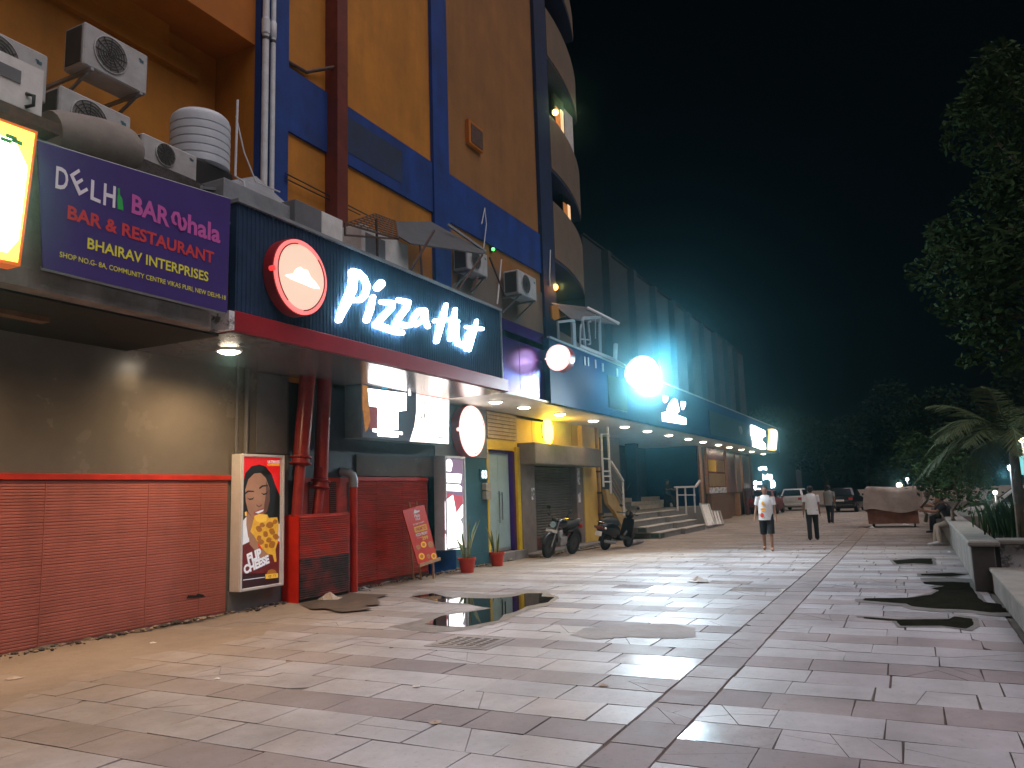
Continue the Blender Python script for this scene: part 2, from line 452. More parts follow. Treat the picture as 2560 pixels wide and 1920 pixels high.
pav = MB()
PM = LIGHT+DARK
def cut(poly, gap):
    """split a slab along a random crack"""
    c = sum((Vector(p) for p in poly), Vector((0, 0)))/len(poly)
    a = random.uniform(0, math.pi); nrm = Vector((math.cos(a), math.sin(a))); c = c+nrm*random.uniform(-.08, .08)
    res = []
    for sgn in (1, -1):
        out = []
        for i in range(len(poly)):
            p, q_ = Vector(poly[i]), Vector(poly[(i+1) % len(poly)])
            dp, dq = sgn*(p-c).dot(nrm)-gap, sgn*(q_-c).dot(nrm)-gap
            if dp >= 0: out.append(tuple(p))
            if dp*dq < 0: out.append(tuple(p+(q_-p)*(dp/(dp-dq))))
        if len(out) >= 3: res.append(out)
    return res
def slab(x0, x1, y0, y1, mi, jit=.007, gap=.006):
    j = lambda: random.uniform(-jit, jit)
    poly = [(x0+gap+j(), y0+gap+j()), (x1-gap+j(), y0+gap+j()), (x1-gap+j(), y1-gap+j()), (x0+gap+j(), y1-gap+j())]
    polys = [poly]
    if random.random() < .17:
        polys = cut(poly, .0028)
        if random.random() < .4: polys = [c for p in polys for c in cut(p, .0025)]
    elif random.random() < .10:
        k = random.randrange(4); a, b = Vector(poly[k]), Vector(poly[(k+1) % 4]); c = Vector(poly[k-1])
        poly[k:k+1] = [tuple(a+(c-a)*random.uniform(.08, .25)), tuple(a+(b-a)*random.uniform(.08, .2))]
        polys = [poly]
    for p in polys:
        if len(p) < 3: continue
        tx, ty, z = random.uniform(-.006, .006), random.uniform(-.005, .005), random.uniform(-.0015, .001)
        cx, cy = (x0+x1)/2, (y0+y1)/2
        top = [(a, b, z+tx*(a-cx)+ty*(b-cy)) for a, b in p]
        pav.prism(top, [(a, b, -.02) for a, b, _ in top], mi)
def course(x0, x1, y0, y1, dark, lo=.55, hi=.82):
    y = y0; first = random.uniform(.25, hi)
    while y < y1-.05:
        L = first if y == y0 else random.uniform(lo, hi)
        e = y+L
        if y1-e < .25: e = y1
        if not (x1 > 7.70 and x0 < 8.33 and e > 4.25 and y < 5.02 and dark is not None and False):
            slab(x0, x1, y, e, (len(LIGHT)+random.randrange(3)) if dark else random.choice((0, 0, 0, 1, 2, 2, 3, 3)))
        y = e
for k in range(-4, 34):
    b = 4.92+1.423*k
    for (a, c, d) in ((0, .49, 1), (.49, .945, 0), (.945, 1.423, 0)): course(b+a, b+c, -.86, 1.56, d)
    b = 5.13+1.423*k
    for (a, c, d) in ((0, .46, 1), (.46, .945, 0), (.945, 1.423, 0)): course(b+a, b+c, 1.97, 9.25, d, .5, .85)
x = -1.
while x < 55:
    L = random.uniform(.42, .55)
    slab(x, x+L, 1.572, 1.958, len(LIGHT)+random.randrange(3)); x += L
pav.build('paving', PM, kind='structure', smooth=0)

q = MB(); nx, ny = 420, 40
vv = []; ff = []
for i in range(nx+1):
    for j in range(ny+1):
        X = -3+62*i/nx; Y = 3.4+6.0*j/ny
        n1 = mnoise.noise(Vector((X*.55, Y*.8, 1)))+.5*mnoise.noise(Vector((X*1.7, Y*1.9, 4)))
        n2 = mnoise.noise(Vector((X*5, Y*5, 8)))
        wl = max(0, min(1, (10.5-X)/4.5)); y0 = 6.7-1.9*wl
        z = -.030+.031*max(0, min(1, (Y-y0)/2.2))+.012*n1+.003*n2
        z = max(z, -.0085+.001*n2)-.02*max(0, min(1, (4.4-Y)))
        if Y < 4.3: z = min(z, -.006)
        if Y > 8.6: z += .02*(Y-8.6)*(1+n1)
        if X > 20: z += .006*min(1, (X-20)/8)
        vv.append((X, Y, z))
for i in range(nx):
    for j in range(ny):
        a = i*(ny+1)+j; ff.append((a, a+ny+1, a+ny+2, a+1))
q._add(vv, ff); q.build('dirt_verge', 'sand', kind='structure', smooth=180)

def sheet(name, pts, zf, z, m, jag=.0, n=1, halo=None):
    g = [G(*zf(p)) for p in pts]; out = []
    if halo:
        c = sum(g, Vector((0, 0, 0)))/len(g); gp = []
        for p in pts: gp.append(p)
        cx = sum(p[0] for p in pts)/len(pts); cy = sum(p[1] for p in pts)/len(pts)
        sheet(halo, [(cx+(p[0]-cx)*1.10+(12 if p[0] > cx else -12), cy+(p[1]-cy)*1.22+(5 if p[1] > cy else -5)) for p in pts], zf, z-.0008, 'patch_fringe', jag*.8, n)
    for i, a in enumerate(g):
        b = g[(i+1) % len(g)]
        for k in range(n):
            t = k/n; p = a.lerp(b, t)
            out.append((p.x+random.uniform(-jag, jag), p.y+random.uniform(-jag, jag), z))
    q = MB(); q._add(out, [list(range(len(out)))])
    o = q.build(name, m, kind='structure', smooth=0)
    if o.data.polygons[0].normal.z < 0: o.data.flip_normals()
    return o
z7 = zoomed(900, 1380, 2.304); z8 = zoomed(1600, 1280, 2.304); z5p = zoomed(660, 1280, 4.254)
sheet('wet_patch', [(165, 430), (330, 395), (460, 360), (610, 342), (740, 322), (650, 306), (430, 300), (280, 262), (340, 232), (470, 225), (800, 250), (960, 228), (1070, 228), (1150, 262), (1090, 305), (940, 345), (830, 400), (640, 450), (420, 468), (200, 440)], z7, .0042, 'wet_edge', .03, 8)
sheet('puddle', [(300, 258), (420, 240), (500, 262), (640, 268), (760, 270), (890, 258), (960, 240), (1050, 240), (1046, 258), (1120, 262), (1080, 292), (960, 315), (900, 345), (830, 362), (800, 396), (720, 410), (600, 434), (480, 430), (370, 418), (470, 370), (610, 350), (765, 326), (690, 316), (620, 300), (470, 290), (420, 280)], z7, .0075, 'water', .008, 5)
sheet('wet_dirt', [(370, 985), (560, 930), (880, 870), (1080, 885), (1330, 890), (1200, 930), (1240, 1000), (1080, 1010), (1160, 1050), (820, 1080), (640, 1040), (520, 1050)], z5p, .0245, 'wet_dirt', .02, 8)
sheet('cement_patch', [(1210, 480), (1290, 440), (1500, 420), (1800, 415), (1930, 440), (1940, 490), (1800, 500), (1560, 490), (1350, 505)], z7, .0035, 'cement', .02, 5)
z55 = zoomed(2160, 1240, 4.1475)
sheet('dark_patch', [(0, 1062), (460, 1058), (700, 1020), (780, 980), (690, 965), (830, 935), (620, 912), (610, 890), (900, 890), (1090, 900), (1150, 1010), (1230, 1100), (1400, 1120), (1500, 1210), (1300, 1210), (1050, 1180), (750, 1170), (520, 1150), (430, 1120), (0, 1085)], z55, .0044, 'patch_black', .014, 5, 'dark_fringe')  # near-black matte ground patches, each over a larger brown-grey fringe
sheet('dark_patch', [(0, 1258), (370, 1285), (880, 1280), (940, 1252), (1120, 1275), (1140, 1340), (1060, 1380), (800, 1350), (380, 1350), (330, 1300), (0, 1272)], z55, .0056, 'patch_black', .006, 5, 'dark_fringe')
sheet('dark_patch', [(300, 670), (560, 650), (700, 650), (720, 710), (520, 700), (340, 708)], z55, .0050, 'patch_black', .01, 5, 'dark_fringe')
sheet('dark_patch', [(580, 812), (900, 800), (1080, 815), (900, 838), (600, 828)], z55, .0062, 'patch_black', .006, 5, 'dark_fringe')

# manhole cover
t = E('manhole_cover', 'square concrete manhole cover with rows of small dents set in the paving', 'manhole cover', (8.0, 4.65, 0))
q = MB(); q.box(7.66, 8.36, 4.25, 5.05, -.02, .008); q.build('frame', 'cement', t, bev=.003)
q = MB(); q.box(7.72, 8.30, 4.31, 4.99, .008, .013); q.build('lid', 'cement', t, bev=.002)
q = MB()
for i in range(6):
    for j in range(5): q.box(7.78+i*.08, 7.82+i*.08, 4.38+j*.12, 4.45+j*.12, .013, .019)
q.build('tread', 'concrete', t)

# grit and crumbs gathered along the foot of the shop wall
q = MB(); rng = random.Random(77)
for _ in range(900):
    X = rng.uniform(3.5, 24.3); yb_ = 9.36 if X < 10 else (9.33 if X < 18.8 else 8.93)
    s = rng.uniform(.006, .03)*(1.6 if rng.random() < .08 else 1)
    c = Vector((X, yb_-abs(rng.gauss(0, .12)), .028+s*.3)); n0 = len(q.v)
    q.ball(c, (s*rng.uniform(.8, 1.8), s, s*.6), m=rng.choice((0, 0, 0, 1, 2)), seg=6, rings=4)
q.build('grit', ['grime', 'concrete', 'sand'], kind='stuff', smooth=0)
q = MB(); X = 3.0
while X < 24:
    w_ = rng.uniform(.15, .5); yb_ = 9.37 if X < 18.6 else 8.95
    q.ball((X+w_/2, yb_+.02, .0), (w_*.7, rng.uniform(.05, .16), rng.uniform(.03, .055)), seg=10, rings=6); X += w_*rng.uniform(.7, 1.6)
q.build('dirt_line', 'wet_dirt', kind='structure', smooth=180)

# litter
def scrap(p, s, m, name, lab, cat='litter', grp='scraps of litter lying on the paving', hgt=.25):
    q = MB(); n = 9; c = Vector((p.x, p.y, 0)); vs = [(c.x, c.y, s*hgt+.01)]; rng = random.Random(p.x*91+p.y)
    for ring, rr in ((1, .5), (2, 1.)):
        for k in range(n):
            a = 2*math.pi*k/n
            vs.append((c.x+math.cos(a)*s*rr*rng.uniform(.6, 1.15), c.y+math.sin(a)*s*rr*rng.uniform(.6, 1.15), .006+s*hgt*rng.uniform(.1, 1.)*(1.15-rr*.9)))
    fs = [(0, 1+k, 1+(k+1) % n) for k in range(n)]+[(1+k, 1+n+k, 1+n+(k+1) % n, 1+(k+1) % n) for k in range(n)]
    q._add(vs, fs); q.build(name, m, label=lab, cat=cat, group=grp, smooth=0)
scrap(G(1745, 1455), .21, 'white_paint', 'crumpled_paper', 'crumpled white paper lying alone on open paving, the largest scrap', hgt=.5)
scrap(G(543, 1698), .035, 'white_paint', 'paper_scrap', 'small white paper scrap on brown paving before the black-framed pizza poster', hgt=.3)
scrap(G(1041, 1717), .045, 'white_paint', 'paper_scrap', 'white wrapper flake on pale slabs in front of the manhole cover', hgt=.3)
scrap(G(1508, 1715), .05, 'cloth_beige', 'paper_scrap', 'tan leaf-like scrap on the dark slabs right of the shiny slabs', hgt=.3)
scrap(G(1090, 1808), .05, 'cloth_beige', 'paper_scrap', 'pale torn scrap on the nearest course of slabs', hgt=.2)
scrap(G(35, 1697), .09, 'cloth_beige', 'plastic_scrap', 'dusty clear plastic scrap near the red slatted wall at the picture edge', hgt=.2)
scrap(G(383, 1608), .05, 'white_paint', 'paper_scrap', 'thin white scrap in the dirt below the torn spot of the red slats', hgt=.2)
scrap(G(825, 1500), .28, 'cloth_beige', 'paper_heap', 'beige heap of torn paper in front of the burnt red slatted box', hgt=.45)
scrap(G(910, 1475), .10, 'concrete_light', 'rubble_lump', 'broken cement lump at the foot of the red slats', hgt=.6)
scrap(G(2180, 1320), .12, 'white_paint', 'plastic_scrap', 'white bag scrap under the left end of the covered cart', hgt=.5)
scrap(G(2262, 1313), .15, 'white_paint', 'plastic_scrap', 'white bag scrap under the right end of the covered cart', hgt=.5)
scrap(G(2374, 1381), .07, 'white_paint', 'paper_scrap', 'white scrap at the foot of the concrete planter', hgt=.4)
# ------------------------------------------------------------------ apartment block above the shops
T = 20.0
bld = E('apartment_building', 'tall orange building with blue bands and pilasters above the shops', 'building', (15, WY, 0))
recY = 10.35
zs = P(640, 112, WY).z                                     # underside of the slab over the recess
xr = P(640, 112, WY).x
MB().box(xr+.012, 10.03, WY+.02, recY+.3, 3.7, T).build('return_wall', 'orange', bld)
q = MB(); q.box(-6, xr, recY, recY+.3, 3.7, zs); q.build('recess_wall', 'orange', bld)
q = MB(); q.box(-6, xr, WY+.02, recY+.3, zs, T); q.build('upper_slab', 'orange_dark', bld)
q = MB()
q.box(-6, 8.2, recY-.16, recY, zs-.34, zs-.002); q.box(-6, 8.9, recY-.10, recY, zs-.62, zs-.342); q.build('beam', 'orange', bld)
q = MB(); q.box(10.03, 15.2, WY, WY+.4, 3.7, T); q.build('wall', 'orange', bld)
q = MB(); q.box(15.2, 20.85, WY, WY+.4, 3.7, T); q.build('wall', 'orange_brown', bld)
def pil(x0, x1, d=.09, m='blue'):
    return MB().box(x0, x1, WY-d, WY+.018 if x0 < 9.5 else WY+.002, 3.9, T).build('pilaster', m, bld)
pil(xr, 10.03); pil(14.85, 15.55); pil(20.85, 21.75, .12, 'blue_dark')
for x0, x1 in ((10.032, 14.848), (15.552, 20.848)):
    for k, (z0, z1) in enumerate(((8.2, 9.42), (5.0, 5.9))):
        if k == 1 and x0 < 15: continue
        MB().box(x0, x1, WY-.05, WY+.003, z0, z1).build('blue_band', 'blue', bld)
# grimy streak on the lower band where an old unit hung
MB().box(11.7, 13.6, WY-.055, WY-.05, 8.45, 9.2).build('stain', 'blue_grime', bld)
q = MB(); a = P(1163, 300, WY); q.box(a.x, a.x+.75, WY-.10, WY, a.z-.62, a.z+.02)
v = q.build('vent', 'orange_dark', bld)
q = MB(); q.box(a.x+.12, a.x+.72, WY-.115, WY-.10, a.z-.56, a.z-.06); q.build('vent_grille', 'rust', v)
q = MB(); q.tube([(20.9, WY-.02, 3.9), (20.9, WY-.02, 3.95)], .01); 

# rust pipe bracket + big brown downpipe
dp = E('downpipe', 'broad brown-red downpipe running up the orange wall beside the blue pilaster', 'pipe', (11.3, WY-.2, 5.4))
x0, x1 = P(823, 300, WY-.1).x, P(849, 300, WY-.1).x
MB().box(x0, x1, WY-.30, WY-.002, 5.3, T).build('pipe', 'brownred', dp)
q = MB(); a = P(716, 155, WY); b = P(760, 182, WY)
q.tube([(a.x, WY-.03, a.z), (b.x, WY-.05, b.z), (x0, WY-.2, b.z+.35), (x1+.1, WY-.2, b.z+.38)], .035, 8); q.build('bracket', 'rust', dp)
# white twin pipes on the pilaster
for i, (px, lab) in enumerate(((663, 'white vertical drain pipe on the blue pilaster, nearer the water tank'), (682, 'white vertical drain pipe on the blue pilaster, nearer the brown pipe'))):
    X = P(px, 200, WY-.17).x
    t = E('drain_pipe', lab, 'pipe', (X, WY-.17, 5.4), group='white pipes on the pilaster')
    rp_ = .058 if i == 0 else .045; MB().tube([(X, WY-.17, 5.4), (X, WY-.17, T)], rp_, 12).build('pipe', 'pipe_white', t)
    z = P(px, 45+i*9, WY-.17).z
    q = MB(); q.lathe((X, WY-.17, z-.3), [(rp_, 0), (rp_*1.25, .02), (rp_*1.25, .28), (rp_, .3)], 14); q.build('socket', 'pipe_white', t)
    MB().lathe((X, WY-.17, z-.40), [(rp_+.001, 0), (rp_*1.14, .005), (rp_*1.14, .05), (rp_+.001, .055)], 14).build('clamp', 'ac_dark', t)

# curved balcony bay
bal = E('balcony_tower', 'rounded balcony bay at the end of the orange building', 'building', (24, WY, 0))
M_['bay'] = mat('bay', (.15, .105, .07), .85, var=.15, scale=1.5)
def curve(off=0): return [(21.76+4.8*k/12, 9.25+off+.031*(4.8*k/12+.7)**2) for k in range(13)]
def band(z0, z1, off, th, nm, m):
    p = curve(off); q = MB()
    for (ax, ay), (bx_, by) in zip(p, p[1:]):
        q.prism([(ax, ay, z0), (bx_, by, z0), (bx_, by, z1), (ax, ay, z1)], [(ax, ay+th, z0), (bx_, by+th, z0), (bx_, by+th, z1), (ax, ay+th, z1)])
    return q.build(nm, m, bal, smooth=60)
band(5.2, T, 1.3, .25, 'back_wall', 'bay')
for z0, z1 in ((19.1, T), (15.7, 17.35), (11.85, 13.65), (8.9, 10.75), (5.4, 6.6)):
    band(z0, z1, 0, .14, 'parapet', 'bay'); band(z0-.10, z0-.002, .02, 1.28, 'floor_slab', 'blue_grime')
MB().box(21.3, 21.759, WY-.08, WY+1.4, 5.2, T).build('corner_pier', 'blue_grime', bal)
def lit_window(a, b, Y, lab):
    a = Vector((a[0], Y, a[1])); b = Vector((b[0], Y, b[1]))
    t = E('window', lab, 'window', (a.x, Y, b.z))
    MB().box(a.x, b.x, Y-.02, Y+.06, b.z, a.z).build('frame', 'black', t)
    h = a.z-b.z; w_ = b.x-a.x
    MB().box(a.x+.12*w_, a.x+.55*w_, Y-.03, Y-.02, b.z+.05*h, b.z+.72*h).build('curtain', 'win_dim', t)
    MB().box(a.x+.60*w_, a.x+.88*w_, Y-.03, Y-.02, b.z+.02*h, b.z+.76*h).build('pane', 'win_glow', t)
lamp('win_glow', (1, .62, .34), .9); lamp('win_dim', (.55, .20, .05), .5)
lit_window((23.7, 11.8), (24.5, 10.7), 9.78, 'small dark-framed window with orange curtain low on the rounded bay')
lit_window((23.2, 15.2), (24.1, 13.6), 9.72, 'balcony door with lit orange curtains high on the rounded bay')
a = Vector((24.6, 9.95, 15.35)); b = Vector((25.5, 9.95, 13.6))
q = MB(); q.box(a.x, b.x, 9.95, 9.99, b.z, a.z); q.build('privacy_panel', 'white_paint', label='pale panel beside the lit upper balcony door', cat='panel')
# balcony lamps
lamp('lamp_amber', (1, .66, .22), 5); lamp('lamp_orange', (1, .50, .14), 4)
for (px, py, Y, mm, c, W_, lab) in ((1388, 281, 9.5, 'lamp_amber', (1, .62, .25), 22, 'small bright amber lamp under the upper balcony'), (1387, 718, 9.28, 'lamp_orange', (1, .36, .08), 14, 'small orange lamp in the niche of the lowest balcony')):
    p = P(px, py, Y); t = E('balcony_lamp', lab, 'lamp', p, group='balcony lamps')
    MB().ball(p, .105, seg=14).build('bulb', mm, t)
    MB().lathe(p+Vector((0, 0, .09)), [(.05, 0), (.05, .07), (.02, .09)], 10).build('holder', 'ac_dark', t)
    point(t, p+Vector((.0, -.22, -.02)), W_, c, .08)
# orange niche wall behind the low lamp, orange flap below
a = P(1376, 762, WY-.4)
q = MB(); shape(q, [(165, 300), (215, 290), (300, 350), (390, 400), (200, 465), (172, 440)], zoomed(1340, 700, 4.608), WY-.4, 0, .05)
q.build('niche_wall', 'orange', label='orange painted wall patch under the lowest balcony', cat='wall')

# ribbed concrete hall beyond
hall = E('concrete_hall', 'long windowless grey concrete hall with vertical ribs behind the flood light', 'building', (36, 10.2, 0))
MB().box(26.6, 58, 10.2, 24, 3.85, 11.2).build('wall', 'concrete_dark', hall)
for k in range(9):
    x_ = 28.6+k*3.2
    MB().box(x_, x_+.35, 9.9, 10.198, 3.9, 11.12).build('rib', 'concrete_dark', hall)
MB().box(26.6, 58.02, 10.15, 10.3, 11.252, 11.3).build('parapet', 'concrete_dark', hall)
# ------------------------------------------------------------------ bar shopfront (left)
bar = E('bar_shopfront', 'grey glossy shop wall with dusty red slatted dado, left of the pizza poster', 'shopfront', (5, WY, 0))
MB().box(-6, 10.2, WY, WY+.25, 0, SZ).build('upper_wall', 'grey_wall', bar)
q = MB(); z = .05; pitch = .036
rng = random.Random(3)
while z < 1.98:
    zz = z+rng.uniform(-.004, .004)
    q._add([(-6, WY-.014, zz), (8.86, WY-.014, zz), (8.86, WY-.022, zz+.007), (-6, WY-.022, zz+.007), (-6, WY-.022, zz+.030), (8.86, WY-.022, zz+.030), (8.86, WY-.014, zz+.0355), (-6, WY-.014, zz+.0355)],
           [(0, 1, 2, 3), (3, 2, 5, 4), (4, 5, 6, 7)])
    z += pitch
q.box(-6, 8.86, WY-.014, WY-.002, 0, 2.0)
q.build('slatted_dado', 'red_slat_dusty', bar, smooth=0)
MB().box(-6, 8.9, WY-.05, WY-.002, 2.005, 2.085).build('top_rail', 'red_rail', bar, bev=.006)
for X in (6.0, 7.45, 8.35): MB().box(X, X+.012, WY-.027, WY-.022, .05, 1.98).build('seam', 'red_slat_dusty', bar)
q = MB(); shape(q, [(1430, 1525), (1445, 1500), (1505, 1500), (1520, 1485), (1560, 1495), (1575, 1510), (1500, 1518)], zoomed(0, 1000, 3.072), WY-.026, 0, .004)
q.build('torn_hole', 'black', bar)
MB().box(8.9, 10.18, WY-.03, WY-.001, 0, .34).build('skirting', 'grey_panel', bar)
MB().box(9.45, 10.15, WY-.018, WY-.001, 2.45, SZ-.04).build('grey_panel', 'grey_panel', bar, bev=.004)
MB().box(10.2, 10.5, WY+.05, WY+.3, 0, SZ).build('recess_strip', 'black', bar)
for X, r in ((8.99, .022), (9.19, .035)):
    MB().tube([(X, WY-.05, 2.1), (X, WY-.05, SZ)], r, 8).build('conduit', 'grey_panel', bar)
# canopy slab of the bar with rounded end
can = E('concrete_canopy', 'rough old concrete canopy with rounded corner, under the purple banner', 'canopy', (3, FY, SZ))
pts = [(-6, FY), (6.62, FY)]
for k in range(1, 7):
    a = -math.pi/2+math.pi/2*k/6; pts.append((6.62+.24*math.cos(a), FY+.24+.24*math.sin(a)))
pts += [(6.86, WY), (-6, WY)]
q = MB(); q.prism([(x_, y_, 3.97) for x_, y_ in pts], [(x_, y_, 3.78) for x_, y_ in pts]); q.build('slab', 'concrete', can, smooth=50)
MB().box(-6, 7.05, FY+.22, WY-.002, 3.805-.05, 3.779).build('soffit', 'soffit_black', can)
MB().box(-6, 5.3, 8.35, 8.5, 3.70, 3.755).build('timber', 'wood', can)
MB().box(-6, 6.9, FY+.1, FY+.3, 3.972, 5.2).build('parapet', 'concrete', can)
MB().box(-6, 7.0, FY+.3, recY, 4.9, 5.05).build('roof_deck', 'concrete', can)
q = MB()
for k in range(70):
    X = random.uniform(3.5, 7.0); s = random.uniform(.03, .10)
    q.ball((X, FY+.18+random.uniform(-.1, .12), 5.2+s*.4), (s*1.6, s, s*.7), seg=6, rings=4)
q.build('debris', 'concrete_light', can, smooth=0)
q = MB(); q.box(-6, 6.9, FY-.02, FY+.06, 5.24, 5.31); q.box(-6, 6.9, FY-.06, FY-.02, 5.12, 5.16); q.build('gutter', 'galv', can)

# purple banner
bY = 7.28
c4 = [P(93, 352, bY), P(575, 498, bY), P(566, 782, bY), P(106, 669, bY)]
ban = E('banner', 'purple printed banner with white, pink, red and yellow bar lettering', 'banner', (5.6, bY, 3.9))
q = MB(); q.prism([p+Vector((0, -.012, 0)) for p in c4], [p+Vector((0, .012, 0)) for p in c4]); q.build('sheet', 'banner', ban)
q = MB()
for a, b in ((0, 1), (3, 2)): q.tube([c4[a]+Vector((0, .02, 0)), c4[b]+Vector((0, .02, 0))], .02, 6)
q.build('frame', 'galv', ban)
z4 = zoomed(0, 400, 3.072)
def bt(s, m, lo, hi, wd, **k):
    """lettering along a baseline traced from lo to hi (crop pixels), wd = (top-left, ...) height point"""
    a = P(*z4(lo), bY-.013); b = P(*z4(hi), bY-.013); c = P(*z4(wd), bY-.013)
    U = (b-a); L = U.length; U.normalize(); V = (c-a); h = V.z-(U.z*(V.x)); V = Vector((V.x*0, 0, 1))
    return txt(s, m, ban, a, U, V, (0, -1, 0), 0, 0, L, h, **k)
bt('D', 'b_white', (422, 215), (518, 240), (406, 38), bold=.02, name='letter')
q = MB(); shape(q, [(535, 112), (605, 68), (614, 92), (565, 125), (585, 165), (628, 140), (638, 162), (596, 190), (618, 238), (665, 212), (676, 235), (606, 275)], z4, bY-.013, 0, .004); q.build('letter', 'b_white', ban)
bt('L', 'b_white', (692, 302), (770, 335), (680, 140), bold=.02, name='letter')
bt('H', 'b_white', (790, 345), (882, 370), (780, 172), bold=.02, name='letter')
q = MB(); shape(q, [(903, 215), (917, 218), (919, 268), (938, 300), (946, 388), (902, 376), (898, 290), (906, 262)], z4, bY-.013, 0, .004); q.build('bottle_emblem', 'b_green', ban)
bt('BAR', 'b_pink', (1008, 405), (1300, 520), (995, 250), bold=.03)
q = MB(); stroke(q, [(1348, 492, 10), (1330, 478, 11), (1323, 440, 12), (1338, 408, 12), (1362, 412, 12), (1374, 450, 12), (1374, 500, 12), (1388, 532, 12), (1410, 530, 12), (1421, 492, 12), (1404, 452, 10)], z4, bY-.013, 0, .004); q.build('letter', 'b_pink', ban)
bt('hala', 'b_pink', (1438, 560), (1690, 645), (1430, 410), bold=.03)
bt('BAR & RESTAURANT', 'b_red', (515, 452), (1640, 798), (508, 340), bold=.03)
bt('BHAIRAV INTERPRISES', 'b_yellow', (668, 680), (1598, 936), (664, 592), bold=.02)
bt('SHOP NO.G- 8A, COMMUNITY CENTRE VIKAS PURI, NEW DELHI-18', 'b_yellow', (455, 750), (1732, 1082), (452, 700), bold=.01)

# big lit sign at the picture edge
lamp('sign_glow', (1, .80, .50), 22); lamp('sign_amber', (1, .55, .08), 2.4); D('sign_orange', (.75, .16, .01), .5, var=0, emit=(.9, .16, .01), es=.35)
sY = 7.15
ls = E('lit_sign', 'over-bright cream lit box sign with orange border at the picture edge', 'sign', (3.6, sY, 4))
cs = [P(-260, 205, sY), P(90, 331, sY), P(46, 667, sY), P(-260, 610, sY)]
q = MB(); q.prism([p+Vector((0, -.03, 0)) for p in cs], [p+Vector((0, .16, 0)) for p in cs]); q.build('frame', 'sign_orange', ls)
cs2 = [P(-250, 215, sY), P(82, 336, sY), P(39, 658, sY), P(-250, 602, sY)]
q = MB(); q._add([p+Vector((0, -.034, 0)) for p in cs2], [(0, 1, 2, 3)]); q.build('face', 'sign_amber', ls)
cs3 = [P(-250, 262, sY), P(30, 352, sY), P(62, 420, sY), P(40, 600, sY), P(12, 632, sY), P(-250, 580, sY)]
q = MB(); q._add([p+Vector((0, -.038, 0)) for p in cs3], [tuple(range(6))]); q.build('glow_panel', 'sign_glow', ls)
q = MB(); 
for a in ((0, 345), (14, 338), (28, 350)): 
    p = P(*a, sY-.04); q.box(p.x, p.x+.10, sY-.046, sY-.042, p.z-.02, p.z+.02)
q.build('motif', 'b_green', ls)

# white cabinet above the lit sign
p0 = P(0, 125, 7.3); a = P(110, 178, 7.3); b = P(105, 292, 7.3)
cb = E('cabinet', 'white painted metal cabinet with grey window and black handle above the lit sign', 'cabinet', (3.9, 7.5, b.z))
q = MB(); q.prism([(a.x, 7.3, a.z), (a.x, 7.3, b.z), (2.0, 7.3, b.z), (2.0, 7.3, a.z)][::-1], [(a.x, 8.1, a.z), (a.x, 8.1, b.z), (2.0, 8.1, b.z), (2.0, 8.1, a.z)][::-1]); q.build('body', 'white_paint', cb)
c = P(0, 152, 7.3); d = P(50, 210, 7.3); MB().box(2.9, d.x, 7.288, 7.3, d.z, P(50, 178, 7.3).z).build('window', 'grey_panel', cb)
c = P(82, 236, 7.26); d = P(82, 270, 7.26); MB().tube([(c.x-.04, 7.3, c.z), (c.x, 7.24, c.z-.02), (c.x, 7.24, d.z+.02), (c.x-.04, 7.3, d.z)], .018, 8).build('handle', 'black', cb)
MB().box(2.0, 4.6, 7.25, 8.1, b.z-.14, b.z-.03).build('plinth', 'rust', cb)

# ------------------------------------------------------------------ outdoor AC units
def make_ac(w_, h, d, name='air_conditioner', label='', group='outdoor air conditioner units'):
    t = E(name, label, 'air conditioner', (0, 0, 0), 0, group)
    MB().box(0, w_, 0, d, 0, h).build('casing', 'ac_white', t, bev=.02, local=True)
    cx, cz, r = w_*.40, h*.52, h*.42
    q = MB(); q.lathe((cx, -.002, cz), [(r, 0), (r, .016), (r*.95, .018), (r*.93, .0)], 28, axis=(0, -1, 0), cap=False); q.build('fan_ring', 'ac_white', t, local=True)
    MB().lathe((cx, -.006, cz), [(r*.93, 0), (r*.93, .006)], 28, axis=(0, -1, 0)).build('fan_opening', 'ac_grille', t, local=True)
    q = MB()
    for k in range(1, 6): q.lathe((cx, -.016, cz), [(r*.93*k/6+.004, 0), (r*.93*k/6+.004, .006), (r*.93*k/6-.004, .006), (r*.93*k/6-.004, 0)], 24, axis=(0, -1, 0), cap=False)
    for k in range(12):
        a = math.pi*2*k/12; q.bar((cx, -.019, cz), (cx+r*.92*math.cos(a), -.019, cz+r*.92*math.sin(a)), .007)
    q.build('grille', 'ac_dark', t, local=True)
    q = MB(); q.box(-.012, -.002, d*.12, d*.88, h*.08, h*.92); sp = q.build('coil', 'ac_dark', t, local=True)
    q = MB(); q.box(w_*.86, w_*.92, -.006, -.001, h*.74, h*.80); q.box(w_*.845, w_*.885, -.006, -.001, h*.79, h*.82); q.build('badge', 'teal_wall', t, local=True)
    return t
def ac_brackets(t, w_, d, drop=.30, wall=.5):
    for X in (w_*.12, w_*.88):
        q = MB(); q.bar((X, -.03, -.025), (X, d+wall, -.025), .045); q.bar((X, .05, -.04), (X, d+wall-.02, -.04-drop), .035); q.build('bracket', 'galv', t, local=True)
def place(t, v): t.location = v; return t
def dup(t, v, lab):
    c = copy_tree(t); c.location = v; c['label'] = lab; return c
Yb = 9.35
a = P(212, 62, Yb); b = P(370, 240, Yb); c_ = P(203, 160, Yb)
wq = P(371, 140, Yb).x-a.x; hq = P(371, 140, Yb).z-P(369, 240, Yb).z
ac1 = make_ac(wq, hq, .42, label='air conditioner hung on wall brackets highest on the orange wall'); ac_brackets(ac1, wq, .42, .42, .58)
place(ac1, (a.x, Yb, P(369, 240, Yb).z))
Y2 = 8.8; b = P(118, 262, Y2); a2 = P(128, 150, Y2)
